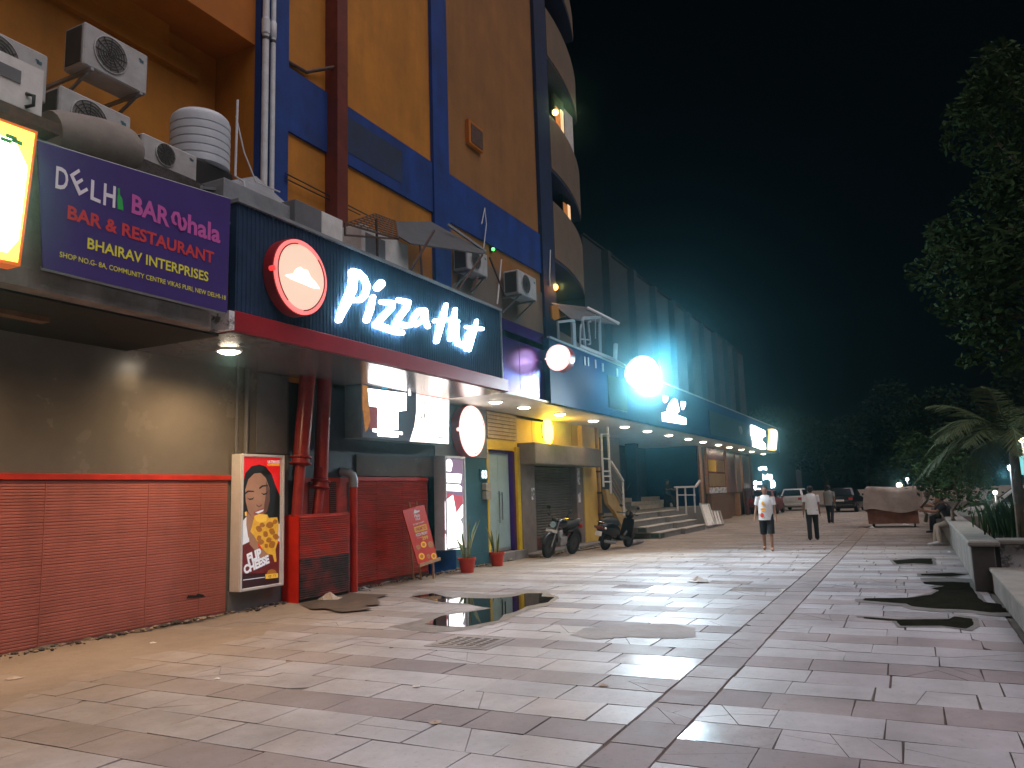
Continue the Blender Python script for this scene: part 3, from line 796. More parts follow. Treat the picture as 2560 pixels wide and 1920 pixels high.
ac2 = dup(ac1, (a2.x-1.02, Y2, b.z), 'air conditioner half hidden behind the white cabinet')
Y3 = 8.9; b = P(318, 332, Y3); a3 = P(150, 238, Y3)
ac3 = dup(ac1, (a3.x, Y3, P(148, 330, Y3).z), 'air conditioner partly sunk behind the rounded grey bundle')
Y4 = 8.35; a4 = P(357, 330, Y4); b4 = P(494, 392, Y4); ac4 = make_ac(b4.x-a4.x, b4.z-P(490, 455, Y4).z, .42, label='air conditioner standing on the ledge left of the water tank')
place(ac4, (a4.x, Y4, P(490, 455, Y4).z))
MB().box(a4.x-.1, b4.x+.1, Y4-.02, Y4+.5, 5.05, P(490, 455, Y4).z-.004).build('block_plinth', 'grime', label='grimy block carrying the air conditioner by the water tank', cat='plinth')
# rounded canvas bundle
q = MB(); p0 = P(120, 335, 8.3); p1 = P(345, 385, 8.3); n = 18
for i in range(n+1):
    t_ = i/n; pass
q.tube([p0.lerp(p1, t_) for t_ in (0, .1, .3, .5, .7, .85, .95, 1)], [.26, .29, .31, .32, .31, .28, .20, .06], 18)
q.build('duct', 'tarp', label='rounded grey duct bundle lying on the canopy roof above the banner', cat='duct')

# water tank and its stand
tY = 8.9; a = P(470, 300, tY); b = P(592, 400, tY); cx = (a.x+b.x)/2+.02; rad = (b.x-a.x)/2*.93
ztop = P(520, 275, tY).z; zbot = P(520, 412, tY).z
tk = E('water_tank', 'white ribbed plastic water tank on the canopy roof', 'water tank', (cx, tY+.3, zbot))
prof = [(rad*.9, zbot)]; k = 0; zz = zbot+.03
while zz < ztop-.13:
    prof += [(rad, zz), (rad*1.005, zz+.05), (rad, zz+.098), (rad*.972, zz+.106), (rad*.972, zz+.116)]; zz += .125
prof += [(rad*.96, ztop-.05), (rad*.85, ztop), (rad*.3, ztop+.04)]
MB().lathe((cx, tY+.3, 0), prof, 32).build('drum', 'tank', tk, smooth=50)
MB().lathe((cx, tY+.3, ztop+.03), [(rad*.42, 0), (rad*.42, .05), (rad*.36, .07)], 20).build('lid', 'tank', tk)
a = P(466, 318, tY); txt('SINTEX'[:0]+'1000 L', 'grey_panel', tk, (cx-.30, tY+.3-rad-.004, zbot+.72*(ztop-zbot)), (1, 0, 0), (0, 0, 1), (0, -1, 0), 0, 0, .22, .05) if False else None
st = E('tank_stand', 'dark sooty stand under the water tank', 'stand', (cx, tY, 5.05))
q = MB(); a = P(492, 420, 8.6); b = P(605, 470, 8.6)
q.box(a.x-.1, b.x+.05, 8.82, 9.6, 5.05, zbot-.004); q.build('block', 'soffit_black', st, bev=.03)
a = P(594, 250, 8.5); b = P(588, 440, 8.5)
q = MB(); q.tube([(a.x, 8.5, a.z), (b.x, 8.5, b.z), (b.x+.12, 8.45, b.z-.06), (b.x+.15, 8.45, b.z-.22)], .018, 8)
q.tube([P(590, 290, 8.5), P(610, 380, 8.5), P(640, 455, 8.4), P(700, 480, 8.3)], .012, 6)
q.build('overflow_pipe', 'pipe_white', label='thin white pipe and cable beside the water tank', cat='pipe')
# ------------------------------------------------------------------ pizza shop: canopy sign
z5 = zoomed(560, 500, 3.072)
X0, X1 = 7.10, 14.38
lamp('letter_glow', (.66, .88, 1), 14); lamp('disc_glow', (1, .72, .54), .62); lamp('hat_glow', (1, .93, .85), 1.8); D('ring_red', (.75, .02, .02), .4, var=0, emit=(1, .06, .06), es=.9); D('ring_deep', (.30, .008, .012), .35, var=.1)
ring_pink = D('ring_pink', (.9, .2, .2), .4, var=0, emit=(1, .22, .2), es=1.0)
sg = E('shop_sign', 'dark corrugated canopy sign with white glowing script letters and round red-ringed logo', 'sign', (10.7, FY, SZ))
q = MB(); n = int((X1-X0)/.075); vs = []
prof = [(0, 0), (.28, 0), (.40, .013), (.60, .013), (.72, 0), (1, 0)]
pts = []
for i in range(n):
    for u_, d in prof[:-1]: pts.append((X0+(i+u_)*(X1-X0)/n, FY-d))
pts.append((X1, FY))
zt = [5.51, 5.51]
q._add([(x_, y_, 4.06) for x_, y_ in pts]+[(x_, y_, 5.50) for x_, y_ in pts], [(i, i+1, len(pts)+i+1, len(pts)+i) for i in range(len(pts)-1)])
q.box(X0, X1, FY+.002, FY+.12, 4.06, 5.50)
q.build('corrugated_panel', 'sign_dark', sg, smooth=0)
q = MB(); q.box(X0-.02, X1+.02, FY-.05, FY+.14, 5.502, 5.545); q.box(X1+.002, X1+.03, FY-.03, FY+.12, 4.06, 5.5); q.build('edge_trim', 'galv', sg)
q = MB(); q.box(X0-.05, X1+.20, FY-.06, FY+.5, SZ-.005, 4.055); q.build('red_fascia', 'red_trim', sg, bev=.01)
MB().box(X0-.14, X0-.052, FY-.05, FY+.5, SZ, 4.04).build('worn_end', 'peel', sg)
# script lettering
Lq = lambda: MB()
LY = FY-.055
letters = [
 [[(992, 556, 38), (1035, 560, 30), (1078, 600, 28), (1102, 660, 28), (1085, 730, 28), (1050, 765, 26), (1000, 770, 22)], [(1000, 565, 36), (985, 680, 42), (940, 790, 42), (905, 860, 34), (882, 922, 26)]],
 [[(1148, 745, 24), (1128, 830, 32), (1098, 920, 30)], [(1180, 672, 34), (1206, 644, 38)]],
 [[(1212, 782, 22), (1296, 792, 26), (1290, 826, 28), (1222, 895, 30), (1172, 958, 32), (1250, 985, 32), (1320, 1008, 30), (1368, 1020, 24)]],
 [[(1342, 768, 22), (1418, 786, 26), (1404, 828, 28), (1352, 896, 28), (1322, 950, 28), (1392, 962, 26), (1432, 962, 22)]],
 [[(1545, 850, 26), (1500, 852, 26), (1466, 890, 24), (1452, 932, 24), (1478, 956, 22), (1520, 930, 20), (1548, 880, 24)], [(1545, 860, 26), (1550, 930, 24), (1568, 972, 20)]],
 [[(1708, 805, 18), (1690, 880, 28), (1660, 980, 30), (1634, 1084, 24)], [(1778, 838, 16), (1764, 920, 26), (1746, 1010, 26), (1738, 1070, 20)], [(1620, 928, 18), (1720, 918, 18), (1792, 934, 18)]],
 [[(1796, 965, 18), (1786, 1040, 24), (1796, 1098, 26), (1845, 1118, 24), (1872, 1060, 20), (1882, 1020, 18)], [(1872, 1040, 22), (1862, 1150, 16)]],
 [[(1944, 926, 14), (1925, 1000, 22), (1902, 1080, 22), (1886, 1152, 16)], [(1862, 974, 14), (1925, 986, 20), (1984, 990, 16)]],
]
for ss in letters:
    q = MB()
    for i, s in enumerate(ss): stroke(q, [(a_, b_, c_*.80) for a_, b_, c_ in s], z5, LY, -.02, .0+i*.008)
    q.build('glowing_letter', 'letter_glow', sg, smooth=0)
# round logo
lamp('ring_pale', (1, .62, .58), 1.5)
def roundel(parent, c, r, U, V, N, back=.22, hat=True, ringm='ring_pale', glow='disc_glow', hatm='hat_glow'):
    c, U, V, N = Vector(c), Vector(U), Vector(V), Vector(N)
    def ring(rs, d0, d1, nm, m, a0=0, a1=360, wob=.012, k=48):
        q = MB(); rr, r2 = rs
        for i in range(k):
            t0, t1 = R(a0+(a1-a0)*i/k), R(a0+(a1-a0)*(i+1)/k)
            f = lambda t, ra, d: c+(U*math.cos(t)+V*math.sin(t))*ra*(1+wob*math.sin(3*t+.6))+N*d
            if r2 <= 0: q.prism([c+N*d1, f(t0, rr, d1), f(t1, rr, d1)], [c+N*d0, f(t0, rr, d0), f(t1, rr, d0)])
            else: q.prism([f(t0, r2, d1), f(t0, rr, d1), f(t1, rr, d1), f(t1, r2, d1)], [f(t0, r2, d0), f(t0, rr, d0), f(t1, rr, d0), f(t1, r2, d0)])
        return q.build(nm, m, parent, smooth=0)
    ring((r*1.03, 0), -back, -.012, 'drum', 'ring_deep')
    ring((r, r*.875), -.01, .012, 'outer_ring', ringm)
    ring((r*.905, r*.875), .0135, .02, 'inner_line', 'ring_deep', 100, 235, .02)
    ring((r*.90, r*.865), .0135, .02, 'inner_line', 'ring_deep', 275, 405, .03)
    ring((r*.885, 0), -.01, .0085, 'lit_face', glow)
    ring((r*.10, 0), .0, .022, 'ring_knot', 'ring_red', wob=0, k=12) if False else None
    if hat:
        h = [(-.62, -.10), (-.30, .02), (-.22, .16), (-.05, .26), (.05, .22), (.22, .24), (.36, .06), (.55, -.02), (.72, -.16), (.45, -.20), (.0, -.17), (-.40, -.15)]
        q = MB(); q.prism([c+(U*a+V*b)*r+N*.014 for a, b in h], [c+(U*a+V*b)*r+N*.009 for a, b in h]); q.build('hat_emblem', hatm, parent, smooth=0)
    q = MB(); q.lathe(c-U*r*1.02, [(r*.07, -.05), (r*.07, .012)], 12, axis=N); q.build('ring_knot', 'ring_red' if ringm == 'ring_pink' else ringm, parent)
c = P(*z5((592, 592)), FY-.2); rr = (P(*z5((592, 312)), FY-.2)-P(*z5((592, 876)), FY-.2)).length/2
roundel(sg, c, rr, (1, 0, 0), (0, 0, 1), (0, -1, 0), back=.18, ringm='ring_pink')
MB().box(c.x-.3, c.x+.3, FY-.024, FY-.0, c.z-.3, c.z+.3).build('mount', 'black', sg) if False else None

# canopy soffit of the pizza shop and neighbours (one continuous glossy ceiling)
cp = E('shop_canopy', 'long projecting shop canopy with pale soffit carrying the row of downlights', 'canopy', (30, FY, SZ))
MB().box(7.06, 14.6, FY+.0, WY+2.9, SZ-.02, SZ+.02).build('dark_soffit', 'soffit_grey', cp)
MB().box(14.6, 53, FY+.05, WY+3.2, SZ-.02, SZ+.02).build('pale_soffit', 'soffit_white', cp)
MB().box(7.0, 25.4, FY+.14, WY-.004, 5.05, 5.2).build('roof_deck', 'concrete', cp)
q = MB(); q.box(14.42, 16.9, FY+.14, FY+.3, SZ+.022, 5.45); q.build('purple_fascia', 'fascia_purple', cp)
MB().box(15.55, 15.56, FY+.135, FY+.14, SZ+.03, 5.4).build('joint', 'black', cp)
MB().box(16.9, 53.2, FY, FY+.2, SZ-.02, 5.34).build('blue_fascia', 'fascia_blue', cp)
MB().box(53.0, 53.2, FY+.2, WY+2, SZ-.02, 5.3).build('end_fascia', 'fascia_blue', cp)
q = MB(); q.box(16.9, 53.2, FY-.03, FY+.05, 5.342, 5.39); q.build('top_trim', 'galv', cp)
for a, b, z0, z1, m in ((1523, 1568, 4.0, 4.95, 'grey_panel'), (1772, 1862, 3.92, 4.95, 'grey_panel')):
    MB().box(P(a, 1050, FY).x, P(b, 1050, FY).x, FY-.03, FY-.002, z0, z1).build('board', 'board_grey', cp)

# downlights
lamp('down_glow', (1, .83, .62), 30)
dl = [(573, 877), (1251, 1003), (1331.8, 1016), (1407.6, 1034.6), (1499.7, 1050.2), (1568.8, 1066), (1626, 1077), (1677, 1087.6), (1719, 1097.4), (1755, 1104.6), (1792, 1112), (1824, 1118), (1848, 1124), (1872, 1129), (1893, 1135)]
where = ['round warm downlight at the left end of the dark soffit, by the bar', 'round downlight in the soffit straight right of the round wall logo', 'round downlight above the closed wooden slats', 'round downlight above the yellow glow on the shutter shop wall', 'round downlight by the top of the tall white ladder frame',
 'round downlight first past the ladder frame over the blue entrance', 'round downlight second past the ladder frame', 'round downlight third past the ladder frame', 'round downlight fourth past the ladder frame', 'round downlight over the near edge of the poster boards',
 'round downlight over the yellow and red poster board', 'round downlight over the middle poster boards', 'round downlight over the last poster board', 'round downlight second from the far end of the canopy', 'round downlight at the far end of the canopy']
for i, (p, lab) in enumerate(zip(dl, where)):
    v = G(p[0], p[1], SZ-.03)
    if i > 0: v.y = 8.33 if v.x < 40 else 8.4
    t = E('downlight', lab, 'ceiling light', (v.x, v.y, SZ-.024), group='downlights along the canopy soffit')
    MB().lathe((v.x, v.y, SZ-.044), [(.17, 0), (.18, .022)], 20).build('rim', 'white_paint', t)
    MB().lathe((v.x, v.y, SZ-.052), [(.05, -.028), (.10, -.02), (.14, 0), (.15, .006)], 20).build('lens', 'down_glow', t)
    spot(t, (v.x, v.y, SZ-.075), (v.x, v.y, 0), 720 if i == 0 else (110 if i < 4 else 90), (1, .66, .34) if i == 0 else (1, .76, .50), R(165), 1., .11)

v = Vector((4.1, 8.45, 0)); t = E('downlight', 'warm downlight under the bar canopy whose shine shows on the grey wall', 'ceiling light', (v.x, v.y, SZ-.06), group='downlights along the canopy soffit')
MB().lathe((v.x, v.y, SZ-.078), [(.145, 0), (.155, .022)], 20).build('rim', 'white_paint', t); MB().lathe((v.x, v.y, SZ-.086), [(.10, 0), (.125, .006)], 20).build('lens', 'down_glow', t)
spot(t, (v.x, v.y, SZ-.11), (v.x, v.y, 0), 480, (1, .66, .34), R(165), 1., .11)

# ------------------------------------------------------------------ pizza shop: wall
pz = E('pizza_shopfront', 'dark blue-grey shop wall with red slatted dado and red pipes, under the script sign', 'shopfront', (13.5, WY, 0))
MB().box(10.5, 14.78, WY, WY+.25, 0, SZ-.02).build('upper_wall', 'dark_blue_wall', pz)
MB().box(14.78, 17.2, WY-.03, WY+.25, 2.56, SZ-.02).build('grey_panel', 'grey_panel', pz, bev=.003)
MB().box(14.5, 17.2, WY+.0, WY+.25, 0, 2.556).build('teal_wall', 'teal_wall', pz)
MB().box(12.0, 14.78, WY-.035, WY-.002, 2.10, 2.5).build('flashing', 'grey_wall', pz)
def slats(x0, x1, z0, z1, Y, pitch=.04, dep=.026):
    q = MB(); z = z0
    while z < z1-pitch:
        zz = z+random.uniform(-.004, .004); e = random.uniform(-.003, .003)
        q._add([(x0, Y, zz), (x1, Y, zz+e), (x1, Y-dep, zz+e+pitch*.25), (x0, Y-dep, zz+pitch*.25), (x0, Y-dep, zz+pitch*.7), (x1, Y-dep, zz+e+pitch*.7), (x1, Y, zz+e+pitch*.95), (x0, Y, zz+pitch*.95)], [(0, 1, 2, 3), (3, 2, 5, 4), (4, 5, 6, 7)])
        z += pitch
    q.box(x0, x1, Y, Y+.012, z0, z1)
    return q
for i, (a, b) in enumerate(((11.95, 12.62), (12.635, 13.5), (13.515, 14.42))):
    slats(a, b, .10, 2.0, WY-.016).build('slatted_dado', 'red_slat', pz, smooth=0)
MB().box(11.9, 14.46, WY-.05, WY-.002, 2.0, 2.08).build('top_rail', 'red_rail', pz, bev=.005)
MB().box(11.9, 14.46, WY-.03, WY-.002, 0, .10).build('plinth', 'red_burnt', pz)
MB().box(10.4, 11.9, WY-.04, WY-.002, 1.0, 2.06).build('louver_panel', 'red_slat', pz)
q = MB()
for x_ in (10.75, 11.30, 11.82):
    for k in range(16): q.box(x_-.09, x_+.09, WY-.052, WY-.041, 1.42+k*.036, 1.44+k*.036)
q.build('vent_louvers', 'grime', pz)
MB().box(14.48, 15.56, WY-.05, WY-.002, 0, .46).build('dark_skirting', 'fascia_blue', pz)
MB().box(15.56, 17.1, WY-.03, WY-.002, 0, .3).build('teal_skirting', 'teal_wall', pz)
# red box with burnt slats in front of the pipes
a = G(747, 1512); b = G(871, 1484)
bxY = a.y
rb = E('red_slatted_box', 'low red slatted pipe box with sooty burnt lower half', 'box', (a.x+.6, bxY, 0))
xr_ = P(871, 1400, bxY).x
slats(a.x, xr_, .72, P(800, 1284, bxY).z, bxY, .036, .02).build('upper_slats', 'red_slat', rb, smooth=0)
slats(a.x, xr_, .07, .72, bxY, .036, .02).build('burnt_slats', 'red_burnt', rb, smooth=0)
zt_ = P(800, 1284, bxY).z
MB().box(a.x-.02, a.x-.001, bxY, WY-.06, 0, zt_).build('bright_side', 'red_lit_side', rb)  # side facing the downlight: its brightness is put into a stronger red
MB().box(xr_, xr_+.02, bxY, WY-.06, 0, zt_).build('far_side', 'red_slat', rb)
MB().box(a.x, xr_, bxY+.013, WY-.06, zt_-.06, zt_-.03).build('lid', 'red_slat', rb)
MB().box(a.x+.02, xr_-.01, bxY+.02, bxY+.04, 0, .07).build('dark_gap', 'black', rb)
# two thick leaning red pipes with collars, one thin pipe with grey elbow
def pipe(pts, Y, r, lab, jz=None):
    pp = [P(*p, Y) for p in pts]
    t = E('red_pipe', lab, 'pipe', (pp[-1].x, Y, pp[-1].z), group='red pipes in front of the shop wall')
    MB().tube([pp[0], pp[1]], r, 16).build('upper_pipe', 'red_pipe', t)
    MB().tube([pp[1], pp[2]], r*.66, 16).build('lower_pipe', 'red_pipe', t)
    d = (pp[1]-pp[2]).normalized()
    MB().lathe(pp[1], [(r*.7, -.10), (r*1.35, -.07), (r*1.35, -.045), (r*1.1, -.04), (r*1.1, .03), (r*1.35, .035), (r*1.35, .06), (r*1.02, .08)], 18, axis=d).build('flange', 'red_pipe', t)
pipe([(770, 925), (752, 1150), (741, 1292)], 9.12, .135, 'thick glossy red pipe nearest the pizza poster, flange at chest height')
pipe([(812, 934), (801, 1210), (791, 1292)], 9.16, .125, 'thick glossy red pipe right of its twin with a lower flange')
Yp = 9.2; a = P(884, 1215, Yp); b = P(880, 1488, Yp)
tp = E('thin_pipe', 'thin red standpipe with grey elbow at the left end of the red slats', 'pipe', (a.x, Yp, 0))
MB().tube([(a.x, Yp, 0), (a.x, Yp, a.z)], .07, 14).build('pipe', 'red_rail', tp)
q = MB(); q.tube([(a.x, Yp, a.z-.02), (a.x, Yp, a.z+.12), (a.x-.02, Yp+.02, a.z+.2), (a.x-.07, Yp+.06, a.z+.25), (a.x-.14, Yp+.2, a.z+.27)], .082, 14); q.build('elbow', 'galv', tp)

# ------------------------------------------------------------------ lit menu box over the window
mY = 9.0
lamp('menu_white', (1, .93, .92), 8.0); lamp('menu_cream', (1, .84, .74), 2.2); D('menu_dark', (.05, .045, .06), .3, var=0, emit=(.05, .04, .06), es=.5); D('menu_orange', (.5, .2, .02), .3, c2=(.10, .03, .01), scale=7, emit=(1, .35, .03), es=.35); D('menu_maroon', (.25, .03, .03), .4, var=0, emit=(.3, .04, .04), es=.5)
D('menu_cyan', (.0, .3, .5), .4, var=0, emit=(0, .4, .6), es=.8)
mb = E('menu_lightbox', 'wide lit menu box with dark left half and cream right half, high on the wall', 'light box', (13.2, mY, 2.8))
zm = zoomed(820, 900, 4.6083)
L_ = P(*zm((385, 280)), mY); Rr = P(*zm((1392, 460)), mY)
mz0 = P(*zm((385, 890)), mY).z; mz1 = SZ-.03
MB().box(L_.x, Rr.x, mY, WY-.003, mz0, mz1).build('case', 'galv', mb, bev=.006)
m0 = P(*zm((905, 900)), mY).x
q = MB(); shape(q, [(388, 285), (1012, 380), (1010, 600), (990, 760), (935, 938), (390, 888)], zm, mY, .003, .012); q.build('dark_panel', 'menu_dark', mb)
q = MB(); shape(q, [(1013, 390), (1390, 462), (1384, 966), (938, 938), (992, 760), (1012, 600)], zm, mY, .003, .012); q.build('cream_panel', 'menu_cream', mb)
q = MB(); shape(q, [(388, 285), (450, 300), (450, 500), (470, 560), (480, 700), (450, 800), (420, 830), (400, 600), (388, 560)], zm, mY, .0135, .017); q.build('orange_print', 'menu_orange', mb)
q = MB(); shape(q, [(470, 530), (560, 545), (565, 790), (470, 800)], zm, mY, .0135, .015); q.build('maroon_print', 'menu_maroon', mb)
q = MB(); shape(q, [(452, 330), (895, 385), (893, 580), (820, 590), (690, 560), (470, 530)], zm, mY, .016, .020); q.build('white_print', 'menu_white', mb)
q = MB(); shape(q, [(565, 545), (800, 590), (798, 805), (568, 790)], zm, mY, .016, .0195); q.build('white_print', 'menu_white', mb)
q = MB(); shape(q, [(508, 792), (850, 832), (848, 862), (510, 826)], zm, mY, .016, .019); shape(q, [(565, 848), (800, 868), (798, 892), (565, 876)], zm, mY, .016, .019); q.build('white_caption', 'menu_white', mb)
q = MB(); shape(q, [(608, 290), (680, 300), (670, 338), (610, 330)], zm, mY, .021, .024); q.build('cyan_tab', 'menu_cyan', mb)
q = MB(); shape(q, [(918, 300), (945, 305), (945, 360), (918, 352)], zm, mY, .014, .018); shape(q, [(920, 375), (944, 380), (944, 410), (920, 405)], zm, mY, .014, .018); q.build('white_dots', 'menu_white', mb)
q = MB(); shape(q, [(1118, 905), (1380, 920), (1378, 958), (1118, 938)], zm, mY, .014, .018); q.build('white_caption', 'menu_white', mb)
q = MB(); stroke(q, [(1065, 612, 4), (1066, 660, 4), (1075, 672, 4), (1095, 672, 4), (1102, 660, 4), (1103, 615, 4)], zm, mY, .014, .018)
for a in (1070, 1103): stroke(q, [(a, 480, 3), (a, 515, 3)], zm, mY, .014, .018)
stroke(q, [(1200, 588, 4), (1320, 580, 4)], zm, mY, .014, .018); stroke(q, [(1215, 632, 3), (1290, 590, 3)], zm, mY, .014, .018); q.build('dark_print', 'menu_dark', mb)
q = MB()
el = [(1290+98*math.cos(t), 760+140*math.sin(t)) for t in [math.pi*2*k/28 for k in range(28)]]
shape(q, el, zm, mY, .0135, .0165); q.build('plate_rim', 'menu_maroon', mb)
q = MB(); shape(q, [(1290+(x_-1290)*.94, 750+(y_-760)*.97) for x_, y_ in el], zm, mY, .017, .020); q.build('plate_print', 'menu_white', mb)
q = MB(); shape(q, [(1020, 372), (1190, 395), (1385, 445), (1385, 462), (1018, 396)], zm, mY, .014, .018); q.build('red_edge', 'ring_red', mb)
q = MB(); shape(q, [(1165, 470), (1300, 500), (1300, 580), (1165, 570)], zm, mY, .0135, .0165); q.build('white_print', 'menu_white', mb)

# round wall logo
lamp('disc_white', (1, .95, .88), 3.2)
rw = E('round_wall_sign', 'round white lit wall sign with red ring above the narrow light box', 'sign', (16.2, 9.2, 2.6))
c = P(1181, 1077, 9.12); rr = (P(1181, 1014, 9.12)-P(1181, 1140, 9.12)).length/2
roundel(rw, c, rr, (1, 0, 0), (0, 0, 1), (0, -1, 0), back=.22, glow='disc_white', hatm='menu_white')
# projecting round blade sign on the canopy edge
pb = E('round_blade_sign', 'round white lit blade sign projecting from the blue canopy fascia', 'sign', (17, 7.0, 4.3))
c = PX(1395, 894, 16.72); rr = (PX(1395, 862, 16.72)-PX(1395, 927, 16.72)).length/2
roundel(pb, c, rr, (0, -1, 0), (0, 0, 1), (-1, 0, 0), back=.28, glow='disc_white', hatm='menu_white')
MB().tube([(c.x+.14, c.y, c.z), (c.x+.14, FY+.1, c.z)], .03, 8).build('arm', 'black', pb)

# ------------------------------------------------------------------ black-framed pizza poster light box
pY = 9.17
D('po_red', (.55, .010, .012), .35, var=0, emit=(.75, .01, .01), es=.55); D('po_hair', (.012, .010, .010), .4, var=0); D('po_skin', (.40, .21, .13), .4, c2=(.28, .13, .08), scale=2.2, emit=(.55, .28, .16), es=.22)
D('po_shade', (.14, .06, .04), .4, var=0, emit=(.2, .08, .05), es=.2); D('po_white', (.62, .62, .66), .4, var=.1, emit=(.7, .7, .75), es=.45); D('po_maroon', (.13, .014, .014), .4, var=.3, emit=(.14, .012, .012), es=.4)
D('po_cheese', (.62, .36, .035), .4, c2=(.45, .20, .02), scale=14, emit=(.8, .42, .04), es=.45); D('po_topping', (.36, .13, .02), .4, c2=(.24, .07, .012), scale=18, emit=(.42, .15, .02), es=.4); D('po_dark', (.05, .014, .02), .4, var=0); D('po_yellow', (.75, .42, .05), .4, var=0, emit=(.9, .5, .06), es=.45); D('po_lip', (.35, .07, .06), .4, var=0, emit=(.4, .08, .07), es=.2)
pb_ = E('poster_lightbox', 'silver-framed tall poster box showing a woman biting a cheesy pizza slice', 'light box', (9.35, pY, .3))
zp = zoomed(0, 1000, 3.072)
cl = [(1842, 412), (2178, 420), (2160, 1430), (1838, 1482)]
A = P(*zp((1850, 412)), pY); B = P(*zp((2170, 1425)), pY); zlo = P(*zp((1845, 1475)), pY).z
MB().box(A.x, B.x, pY, WY-.035, zlo, A.z).build('case', 'alu', pb_, bev=.006)
fw = .045
q = MB(); q.box(A.x, A.x+fw, pY-.03, pY-.001, zlo, A.z); q.box(B.x-fw, B.x, pY-.03, pY-.001, zlo, A.z); q.box(A.x+fw, B.x-fw, pY-.03, pY-.001, A.z-fw, A.z); q.box(A.x+fw, B.x-fw, pY-.03, pY-.001, zlo, zlo+fw)
q.build('frame', 'alu', pb_, bev=.008)
def art(name, m, pts, k): q = MB(); shape(q, pts, zp, pY, .001+k*.0012, .0018+k*.0012); return q.build(name, m, pb_, smooth=0)
art('red_ground', 'po_red', [(1868, 436), (2152, 440), (2142, 1418), (1854, 1460)], 0)
art('maroon_ground', 'po_maroon', [(1858, 1110), (1905, 1085), (1990, 1130), (2040, 1200), (2145, 1090), (2142, 1340), (1856, 1340)], 1)
art('dark_footer', 'po_dark', [(1856, 1335), (2143, 1325), (2142, 1415), (1854, 1456)], 1)
art('hair', 'po_hair', [(1864, 920), (1866, 640), (1885, 560), (1930, 510), (1990, 496), (2040, 512), (2085, 570), (2115, 660), (2148, 735), (2146, 960), (2080, 980), (1880, 960)], 2)
art('shirt', 'po_white', [(1862, 930), (1900, 885), (1945, 920), (1935, 1010), (1910, 1090), (1858, 1115)], 3)
art('shirt', 'po_white', [(2100, 960), (2146, 950), (2145, 1090), (2110, 1060)], 3)
art('face', 'po_skin', [(1880, 690), (1905, 610), (1950, 565), (2000, 560), (2040, 600), (2068, 680), (2070, 770), (2050, 850), (2015, 905), (1965, 925), (1935, 900), (1905, 860), (1885, 780)], 4)
art('neck', 'po_skin', [(1890, 850), (1935, 900), (1960, 930), (1950, 980), (1905, 1060), (1890, 960)], 3.5)
art('face_shade', 'po_shade', [(2040, 620), (2068, 690), (2070, 770), (2050, 850), (2020, 895), (2028, 800), (2040, 720)], 5)
art('brow', 'po_hair', [(1876, 716), (1900, 695), (1948, 698), (1948, 706), (1905, 706), (1882, 724)], 5)
art('brow', 'po_hair', [(1985, 676), (2010, 655), (2052, 650), (2058, 662), (2015, 667), (1992, 684)], 5)
art('eyelid', 'po_hair', [(1892, 748), (1912, 768), (1940, 764), (1950, 742), (1938, 754), (1912, 758)], 5)
art('eyelid', 'po_hair', [(2000, 712), (2020, 730), (2046, 724), (2056, 700), (2042, 714), (2020, 720)], 6)
art('nose', 'po_shade', [(1966, 800), (1985, 815), (2010, 800), (2006, 814), (1986, 824), (1968, 814)], 5)
art('lips', 'po_lip', [(1945, 862), (1985, 842), (2030, 825), (2036, 845), (2015, 868), (1975, 885), (1950, 880)], 5)
art('teeth', 'po_white', [(1955, 864), (1990, 850), (2024, 840), (2015, 856), (1980, 872)], 6)
art('earring', 'po_yellow', [(1878, 860), (1890, 858), (1892, 890), (1880, 892)], 5)
art('hand', 'po_skin', [(1905, 1010), (1940, 985), (1960, 1050), (1985, 1130), (1960, 1160), (1915, 1110)], 5)
art('hand', 'po_skin', [(1975, 1160), (2040, 1140), (2070, 1190), (2040, 1230), (1990, 1220)], 5)
art('pizza_slice', 'po_cheese', [(1950, 890), (1990, 875), (2050, 880), (2060, 905), (2125, 900), (2138, 960), (2132, 1080), (2112, 1150), (2120, 1240), (2105, 1245), (2090, 1190), (2050, 1180), (2010, 1140), (1975, 1090), (1945, 1040), (1918, 1010), (1935, 960)], 7)
for k, (x_, y_, a_) in enumerate(((1985, 990, 26), (2010, 960, 20), (2068, 960, 28), (2108, 935, 20), (1985, 1060, 22), (2035, 1030, 24), (2085, 1010, 26), (2115, 1050, 24), (1998, 1090, 24), (2060, 1075, 22), (2085, 1110, 30), (2040, 1120, 18))):
    art('topping', 'po_topping', [(x_+a_*math.cos(t)*(.9+.2*math.sin(2*t+k)), y_+a_*.95*math.sin(t)) for t in [math.pi*2*i/12 for i in range(12)]], 8+.08*k)
art('cheese_bite', 'po_yellow', [(1950, 892), (1985, 876), (2045, 884), (2040, 930), (1990, 942), (1962, 925)], 8)
def ptx(s, m, bl, br, tl, k=12, **kw):
    a = P(*zp(bl), pY); b = P(*zp(br), pY); c_ = P(*zp(tl), pY); U = (b-a); L = U.length; U.normalize(); V = Vector((-U.z, 0, U.x)); h = (c_-a).dot(V)
    txt(s, m, pb_, a+Vector((0, -.001*k, 0)), U, V, (0, -1, 0), 0, 0, L, h, **kw)
ptx('FLIP', 'po_white', (1900, 1258), (2008, 1205), (1886, 1185), bold=.06, name='slogan')
ptx('CHEESE', 'po_white', (1872, 1342), (2066, 1252), (1862, 1272), bold=.06, name='slogan')
ptx('ULTIMATE', 'po_white', (2050, 484), (2142, 484), (2050, 464), bold=.05, name='slogan'); ptx('CHEESES', 'po_yellow', (2048, 508), (2142, 506), (2048, 488), bold=.05, name='slogan')
art('price_tag', 'po_yellow', [(2036, 1338), (2134, 1330), (2134, 1364), (2038, 1374)], 3); art('price_arch', 'po_topping', [(2046, 1336), (2060, 1308), (2086, 1298), (2112, 1306), (2126, 1330)], 2.6)
